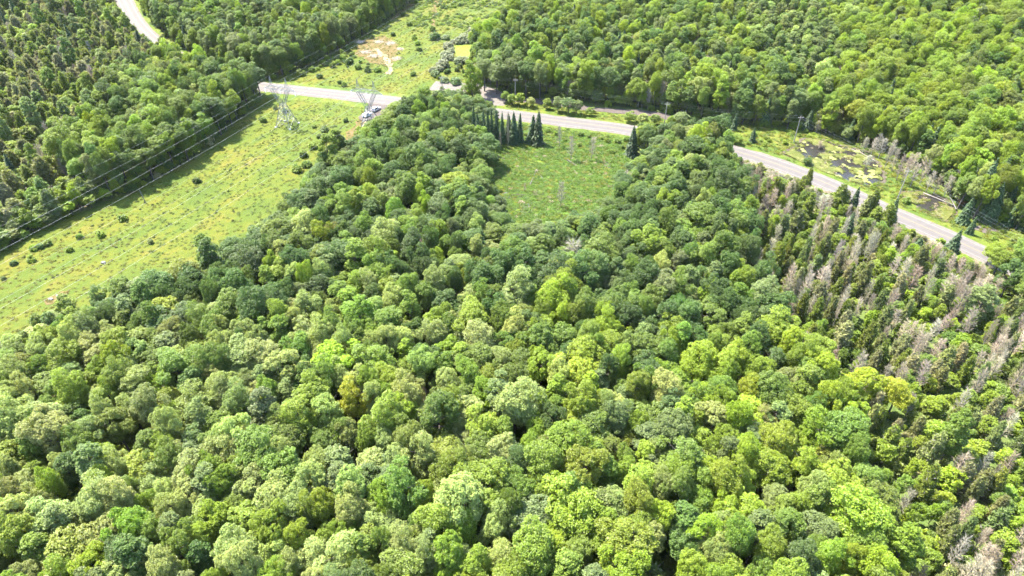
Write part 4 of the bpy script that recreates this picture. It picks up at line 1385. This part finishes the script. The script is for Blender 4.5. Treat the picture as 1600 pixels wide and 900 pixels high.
def make_pylon(loc, yaw, label):
    root = link('lattice_pylon', None, None, loc)
    root.rotation_euler = (0, 0, yaw)
    tag(root, label, 'pylon', 'steel lattice pylons of the power line')
    hb, hw = 3.3, 0.85
    corner = [(-1, -1), (1, -1), (1, 1), (-1, 1)]

    def cpt(c, z):
        f = hb + (hw - hb) * z / WAIST_Z
        return np.array((c[0] * f, c[1] * f, z))
    for c in corner:
        m = MB()
        beam(m, cpt(c, 0.15), cpt(c, WAIST_Z), 0.15)
        m.build('leg', 'galvanised_steel', root)
        MB().box((c[0] * hb, c[1] * hb, 0.05), (0.45, 0.45, 0.35), (0.7, 0.7)).build('footing', 'concrete', root)
    m = MB()
    lev = [0.2, 3.2, 5.8, 7.8, WAIST_Z]
    for k in range(4):
        c1, c2 = corner[k], corner[(k + 1) % 4]
        for z1, z2 in zip(lev[:-1], lev[1:]):
            beam(m, cpt(c1, z1), cpt(c2, z2), 0.075)
            beam(m, cpt(c2, z1), cpt(c1, z2), 0.075)
            beam(m, cpt(c1, z2), cpt(c2, z2), 0.075)
            mid = (cpt(c1, z1) + cpt(c2, z2) + cpt(c2, z1) + cpt(c1, z2)) / 4
            if z1 < 4:
                beam(m, (cpt(c1, z1) + cpt(c1, z2)) / 2, mid, 0.055)
                beam(m, (cpt(c2, z1) + cpt(c2, z2)) / 2, mid, 0.055)
    m.build('bracing', 'galvanised_steel', root)
    # the two spreading columns of the head
    for s in (-1, 1):
        m = MB()
        for y in (-1, 1):
            o0, o1 = np.array((s * hw, y * hw, WAIST_Z)), np.array((s * 4.1, y * 0.55, BRIDGE_Z))
            i0, i1 = np.array((s * 0.25, y * hw, WAIST_Z + 0.1)), np.array((s * 2.7, y * 0.55, BRIDGE_Z))
            beam(m, o0, o1, 0.12)
            beam(m, i0, i1, 0.10)
            for f in np.linspace(0, 0.86, 6):
                beam(m, o0 + (o1 - o0) * f, i0 + (i1 - i0) * min(1, f + 0.14), 0.06)
        for f in (0.2, 0.4, 0.6, 0.8, 1.0):
            a = np.array((s * (hw + (4.1 - hw) * f), hw + (0.55 - hw) * f, WAIST_Z + (BRIDGE_Z - WAIST_Z) * f))
            beam(m, a, a * (1, -1, 1), 0.06)
        m.build('head_column', 'galvanised_steel', root)
    # the bridge that carries the wires
    m = MB()
    ends = ARM
    for y in (-0.5, 0.5):
        beam(m, (-4.1, y, TOP_Z), (4.1, y, TOP_Z), 0.10)
        beam(m, (-4.1, y, BRIDGE_Z), (4.1, y, BRIDGE_Z), 0.10)
        for s in (-1, 1):
            beam(m, (s * 4.1, y, TOP_Z), (s * ends, 0, BRIDGE_Z + 0.15), 0.09)
            beam(m, (s * 4.1, y, BRIDGE_Z), (s * ends, 0, BRIDGE_Z + 0.1), 0.09)
            beam(m, (s * 5.5, y * 0.5, BRIDGE_Z + 0.05), (s * 4.1, y, TOP_Z), 0.05)
        xs = np.linspace(-4.1, 4.1, 9)
        for k in range(8):
            za, zb = (BRIDGE_Z, TOP_Z) if k % 2 else (TOP_Z, BRIDGE_Z)
            beam(m, (xs[k], y, za), (xs[k + 1], y, zb), 0.06)
    for x in np.linspace(-4.1, 4.1, 5):
        beam(m, (x, -0.5, BRIDGE_Z), (x, 0.5, BRIDGE_Z), 0.06)
        beam(m, (x, -0.5, TOP_Z), (x, 0.5, TOP_Z), 0.06)
    m.build('bridge', 'galvanised_steel', root)
    for s in (-1, 1):
        m = MB()
        for x, y in ((2.9, -0.5), (2.9, 0.5), (4.1, -0.5), (4.1, 0.5)):
            beam(m, (s * x, y, TOP_Z), (s * 3.5, 0, PEAK_Z), 0.08)
        for f in (0.3, 0.6):
            q = [np.array((s * x, y, TOP_Z)) * (1 - f) + np.array((s * 3.5, 0, PEAK_Z)) * f for x, y in ((2.9, -0.5), (2.9, 0.5), (4.1, 0.5), (4.1, -0.5))]
            for k in range(4):
                beam(m, q[k], q[(k + 1) % 4], 0.05)
        m.build('earth_wire_peak', 'galvanised_steel', root)
    for x in (-ends + 0.1, 0, ends - 0.1):
        m = MB()
        for k in range(9):
            m.tube([(x, 0, BRIDGE_Z - 0.15 - k * 0.19), (x, 0, BRIDGE_Z - 0.26 - k * 0.19)], [0.17, 0.10], 8)
        m.tube([(x, 0, BRIDGE_Z), (x, 0, BRIDGE_Z - 2.0)], [0.04, 0.04], 4)
        m.build('insulator', 'porcelain', root)
    return root


B1, B2 = at(449, 196), at(580, 201)
YAW = -math.atan2(0.30, 0.954)
make_pylon((B1[0], B1[1], 0), YAW, 'steel lattice pylon standing free in the grass, nearer the western grove')
make_pylon((B2[0], B2[1], 0), YAW, 'steel lattice pylon beside the two parked vehicles')
SOUTH, NORTH = np.array((-0.46, -0.888)), np.array((0.354, 0.935))
ax = np.array((math.cos(YAW), math.sin(YAW)))


def span(a, b, sag, n=26):
    t = np.linspace(0, 1, n)[:, None]
    p = a + (b - a) * t
    p[:, 2] -= (4 * sag * t * (1 - t))[:, 0]
    return p


WNAMES = {-1: 'western', 0: 'middle', 1: 'eastern'}
for B, pname in ((B1, 'western pylon'), (B2, 'pylon by the vehicles')):
    for k, x in ((-1, -ARM + 0.1), (0, 0.0), (1, ARM - 0.1)):
        a = np.array((*(B + ax * x), BRIDGE_Z - 2.0))
        s = np.array((*(B + ax * x + SOUTH * 240), BRIDGE_Z - 2.0))
        n = np.array((*(B + ax * x + NORTH * 250), BRIDGE_Z + 1.0))
        m = MB().tube(np.concatenate([span(s, a, 4.2), span(a, n, 4.2)[1:]]), 0.015, 4)
        tag(m.build('conductor_wire', 'aluminium_wire'), 'thin bright conductor wire hung from the %s arm of the %s' % (WNAMES[k], pname) if k else 'thin bright conductor wire hung in the window of the %s' % pname, 'wire', 'conductor wires of the power line')
    for k in (-1, 1):
        a = np.array((*(B + ax * k * 3.5), PEAK_Z))
        s = np.array((*(B + ax * k * 3.5 + SOUTH * 240), PEAK_Z))
        n = np.array((*(B + ax * k * 3.5 + NORTH * 250), PEAK_Z + 3))
        m = MB().tube(np.concatenate([span(s, a, 3.2), span(a, n, 3.2)[1:]]), 0.009, 4)
        tag(m.build('earth_wire', 'aluminium_wire'), 'faint earth wire over the %s peak of the %s' % (WNAMES[k], pname), 'wire', 'earth wires of the power line')

# ------------------------------------------------------------------ roadside pole line
POLES = [((692, 154), 10.0, 'grey wooden pole beside the gravel spur and its bushes'), ((805, 158), 10.0, 'grey wooden pole standing before the dark trees near the gravel spur'), ((1037, 199), 10.5, 'grey wooden pole by the end of the gravel track'),
         ((1240, 223), 11.0, 'leaning grey wooden pole at the grassy end of the lily pond'), ((1402, 311), 11.2, 'grey wooden pole among pale snags beside the road')]
tops = []
for (pp, h, lab) in POLES:
    p = at(*pp)
    r_ = link('utility_pole', None, None, (p[0], p[1], 0))
    tag(r_, lab, 'utility pole', 'wooden poles along the road')
    MB().tube([(0, 0, -0.3), (0, 0, h * 0.5), (0, 0, h)], [0.19, 0.16, 0.12], 8).build('shaft', 'pole_wood', r_)
    m = MB().box((0, 0.16, h - 0.45), (0.09, 0.07, 0.09))
    MB().box((0.0, -0.2, h - 0.5), (1.05, 0.06, 0.08)).build('crossarm', 'pole_wood', r_)
    for x in (-0.9, 0.0, 0.9):
        MB().tube([(x, -0.2 if x else 0, h - 0.42 if x else h), (x, -0.2 if x else 0, h - 0.16 if x else h + 0.26)], [0.06, 0.045], 6).build('insulator', 'porcelain', r_)
    tops.append(np.array((p[0], p[1], h)))
pe = at(1650, 462)
tops.append(np.array((pe[0], pe[1], 11)))
pw = at(560, 120)
for q, (dx, dz, nm) in enumerate(((0, 0.26, 'topmost'), (0.9, -0.2, 'middle'), (-0.1, -2.2, 'lowest'))):
    pts = []
    for i in range(len(tops) - 1):
        d = tops[i + 1] - tops[i]
        nrm = np.array((d[1], -d[0], 0)) / np.linalg.norm(d[:2])
        off = nrm * dx + (0, 0, dz)
        s = span(tops[i] + off, tops[i + 1] + off, 0.9, 12)
        pts.append(s if i == 0 else s[1:])
    m = MB().tube(np.concatenate(pts), 0.008, 4)
    tag(m.build('utility_wire', 'aluminium_wire'), '%s of the thin wires strung between the roadside poles' % nm, 'wire', 'wires of the roadside poles')

p = at(227, 316)
r_ = link('stub_post', None, None, (p[0], p[1], 0))
r_.rotation_euler = (0, math.radians(-5), 0)
tag(r_, 'pale weathered post standing alone in the grass under the wires', 'post')
MB().tube([(0, 0, -0.2), (0.02, 0, 2.5), (0, 0, 5.0)], [0.15, 0.13, 0.10], 7).build('shaft', 'pale_wood', r_)
MB().tube([(0, 0, 5.0), (0, 0, 5.12)], [0.12, 0.02], 7).build('cap', 'pale_wood', r_)


# ------------------------------------------------------------------ two vehicles on the turnout
def make_car(loc, yaw, paint, label, L=4.6, W=0.92, H=1.62, van=0.0):
    root = link('parked_car', None, None, loc)
    root.rotation_euler = (0, 0, yaw)
    tag(root, label, 'car', 'vehicles parked by the road')
    # side profile (y forward, z up) swept across, narrowing towards the roof
    prof = [(-L / 2, 0.45), (-L / 2, 0.95), (-L / 2 + 0.12, 1.05), (-L / 2 + 0.45 - van * 0.3, H), (0.25, H + 0.02), (1.05, 1.06), (L / 2 - 0.2, 0.92), (L / 2, 0.72), (L / 2, 0.45), (L / 2 - 0.2, 0.30), (-L / 2 + 0.2, 0.30)]

    def half(z):
        return W * (1.0 if z <= 1.0 else 1 - 0.26 * (z - 1.0) / (H - 1.0))
    n = len(prof)
    V = [(-half(z), y, z) for y, z in prof] + [(half(z), y, z) for y, z in prof]
    F = [tuple(range(n))[::-1], tuple(range(n, 2 * n))] + [(i, (i + 1) % n, n + (i + 1) % n, n + i) for i in range(n)]
    b = link('body', mesh('body', V, F, paint), root)
    bv = b.modifiers.new('soft', 'BEVEL')
    bv.width, bv.segments = 0.06, 2

    def quad(nm, pts, mat='car_glass'):
        link(nm, mesh(nm, pts, [(0, 1, 2, 3)], mat), root)
    e = 0.012
    quad('windscreen', [(-0.72, 1.00, 1.12 + 0.03), (0.72, 1.00, 1.15), (0.62, 0.36, H - 0.03), (-0.62, 0.36, H - 0.03)])
    y0, y1 = -L / 2 + 0.14, -L / 2 + 0.42 - van * 0.3
    quad('rear_window', [(0.70, y0 - 0.02, 1.13), (-0.70, y0 - 0.02, 1.13), (-0.62, y1 - 0.05, H - 0.08), (0.62, y1 - 0.05, H - 0.08)])
    for s in (-1, 1):
        x0, x1 = s * (half(1.06) + e), s * (half(H - 0.12) + e)
        for ya, yb, yc, yd in ((-0.05, 0.86, 0.36, -0.05), (-L / 2 + 0.35, -0.13, -0.13, -L / 2 + 0.55)):
            pts = [(x0, ya, 1.07), (x0, yb, 1.07), (x1, yc, H - 0.12), (x1, yd, H - 0.12)]
            quad('side_window', pts if s > 0 else pts[::-1])
        for y in (L / 2 - 0.85, -L / 2 + 0.85):
            w = MB().tube([(s * (W - 0.2), y, 0.34), (s * (W + 0.03), y, 0.34)], [0.34, 0.34], 16).build('wheel', 'tyre_rubber', root)
            MB().tube([(s * (W + 0.03), y, 0.34), (s * (W + 0.05), y, 0.34)], [0.21, 0.17], 12).build('rim', 'wheel_rim', w)
        MB().box((s * 0.66, L / 2 - 0.01, 0.74), (0.17, 0.05, 0.08)).build('headlight', 'lamp_lens', root)
        MB().box((s * 0.74, -L / 2 + 0.01, 0.88), (0.12, 0.04, 0.14)).build('tail_light', 'tail_lens', root)
        MB().box((s * (W + 0.09), 0.72, 1.08), (0.09, 0.05, 0.07)).build('mirror', paint, root)
    return root


p = at(574, 183)
make_car((p[0], p[1], 0.44), math.radians(-28), 'white_car_paint', 'white car parked on the gravel turnout, nearer the pylon legs')
p = at(588, 174)
make_car((p[0], p[1], 0.44), math.radians(-30), 'silver_paint', 'silver car parked on the gravel turnout next to the road', H=1.7)


# ------------------------------------------------------------------ logs, brush piles, rocks
def log(pts, rad, label, mat='dead_wood', z=0.3, stubs=3, seed=0):
    r = np.random.default_rng(seed)
    q = [np.array((*at(*p), z)) for p in pts]
    root = link('fallen_log', None, None, q[0])
    tag(root, label, 'log', 'fallen logs in the wetlands')
    q = [v - q[0] for v in q]
    n = len(q)
    MB().tube(q, np.linspace(rad, rad * 0.45, n), 7).build('trunk', mat, root)
    for k in range(stubs):
        f = r.uniform(0.35, 0.95)
        s = q[0] + (q[-1] - q[0]) * f
        e = s + np.array((r.normal(0, 0.9), r.normal(0, 0.9), r.uniform(0.3, 1.2)))
        MB().tube([s, e], [rad * 0.35, rad * 0.12], 5).build('branch', mat, root)


log([(828, 290), (834, 277), (839, 265)], 0.14, 'long pale fallen log in the middle of the marsh', 'pale_wood', 0.35, 2, 1)
log([(798, 306), (808, 305), (821, 306)], 0.22, 'dark log lying across the near western corner of the marsh', 'bark', 0.3, 3, 2)
log([(886, 251), (892, 254), (898, 259)], 0.24, 'short dark log below the grey snags of the marsh', 'bark', 0.35, 3, 3)
log([(848, 280), (845, 276), (841, 272)], 0.13, 'small pale log beside the long pale one in the marsh', 'pale_wood', 0.3, 1, 4)
log([(1442, 303), (1462, 311), (1492, 323)], 0.24, 'long grey log lying across the dark bog', 'dead_wood', 0.4, 4, 5)
log([(1493, 330), (1488, 320), (1483, 310)], 0.20, 'pale log leaning over the dark bog', 'pale_wood', 0.7, 2, 6)
log([(1466, 338), (1478, 336), (1488, 335)], 0.15, 'thin log at the near shore of the dark bog', 'dead_wood', 0.25, 1, 7)
log([(1330, 234), (1345, 240), (1372, 255)], 0.20, 'grey log along the far shore of the lily pond', 'dead_wood', 0.3, 3, 8)
log([(756, 240), (768, 242), (780, 243)], 0.22, 'log at the foot of the spruces by the marsh', 'dead_wood', 0.3, 3, 9)
log([(980, 246), (990, 248), (1000, 247)], 0.2, 'log beside the lone spruce of the marsh', 'dead_wood', 0.3, 1, 10)

for i, (px, py, R, lab) in enumerate([(572, 82, 2.6, 'low pile of grey brush nearest the forest edge'), (585, 88, 2.4, 'grey brush pile beside the bottom of the sand path'), (592, 66, 2.2, 'grey brush pile above the top of the sand path'), (610, 68, 2.4, 'wide grey brush pile upper of the sandy clearing'),
                                      (620, 92, 2.0, 'grey brush pile alone across the sand path'), (562, 66, 2.0, 'small grey brush pile under the northern wires'), (625, 77, 1.6, 'smallest grey brush pile in the sandy clearing')]):
    r = np.random.default_rng(60 + i)
    p = at(px, py)
    root = link('brush_pile', None, None, (p[0], p[1], 0))
    tag(root, lab, 'brush pile', 'brush piles in the clearing')
    for nm, n, w in (('branches', 60, 0.06), ('twigs', 420, 0.03)):
        c = np.column_stack([r.normal(0, R * 0.5, n), r.normal(0, R * 0.5, n), np.abs(r.normal(0.15, 0.2, n))])
        d = unit(r.normal(size=(n, 3)) * (1, 1, 0.3)) * (R * 0.35 if nm == 'branches' else 0.5)
        u = unit(np.cross(d, r.normal(size=(n, 3)))) * w
        V = np.stack([c - d - u, c - d + u, c + d + u * 0.4, c + d - u * 0.4], axis=1).reshape(-1, 3)
        V[:, 2] = np.maximum(V[:, 2], 0.05)
        o = link(nm, mesh(nm, V, np.arange(n * 4).reshape(n, 4), 'bare_twigs'), root)
        o['kind'] = 'stuff'
        o['tint'] = [0.36, 0.31, 0.27]

for i, (px, py, s, lab) in enumerate([(80, 468, 0.6, 'pale rock on the bare patch at the clearing edge'), (90, 462, 0.45, 'smaller pale rock beside the one on the bare patch'), (162, 411, 0.7, 'small pale rock alone in the grass under the wires'), (1551, 402, 1.1, 'pale boulder beside the bend of the road'), (1560, 398, 0.9, 'rounder pale boulder behind the roadside one'), (1556, 407, 0.7, 'small pale boulder in front of the roadside pair')]):
    r = np.random.default_rng(80 + i)
    D = dirs_dome(46, r, -0.98)
    import bmesh
    bm = bmesh.new()
    for d in D:
        bm.verts.new(d * s * r.uniform(0.75, 1.05) * (1.2, 0.9, 0.65))
    bmesh.ops.convex_hull(bm, input=bm.verts)
    me = bpy.data.meshes.new('rock')
    bm.to_mesh(me)
    bm.free()
    me.materials.append(MATS['rock_grey'])
    p = at(px, py)
    o = link('rock', me, None, (p[0], p[1], 0.25 * s))
    tag(o, lab, 'rock', 'pale rocks in the clearings')

# ------------------------------------------------------------------ thin summer haze
hm = bpy.data.materials.new('haze')
hm.use_nodes = True
hm.node_tree.nodes.clear()
ho = hm.node_tree.nodes.new('ShaderNodeOutputMaterial')
hv = hm.node_tree.nodes.new('ShaderNodeVolumePrincipled')
hv.inputs['Color'].default_value = (0.95, 0.96, 0.97, 1)
hv.inputs['Density'].default_value = 0.000014
hm.node_tree.links.new(hv.outputs[0], ho.inputs['Volume'])
MATS['haze'] = hm
tag(MB().box((0, 1700, 60), (4100, 4400, 62)).build('haze', 'haze'), kind='stuff')

print('PLANTS', {k: (len(chosen[k]), len(rest[k])) for k in WHAT}, 'objects', len(bpy.data.objects))
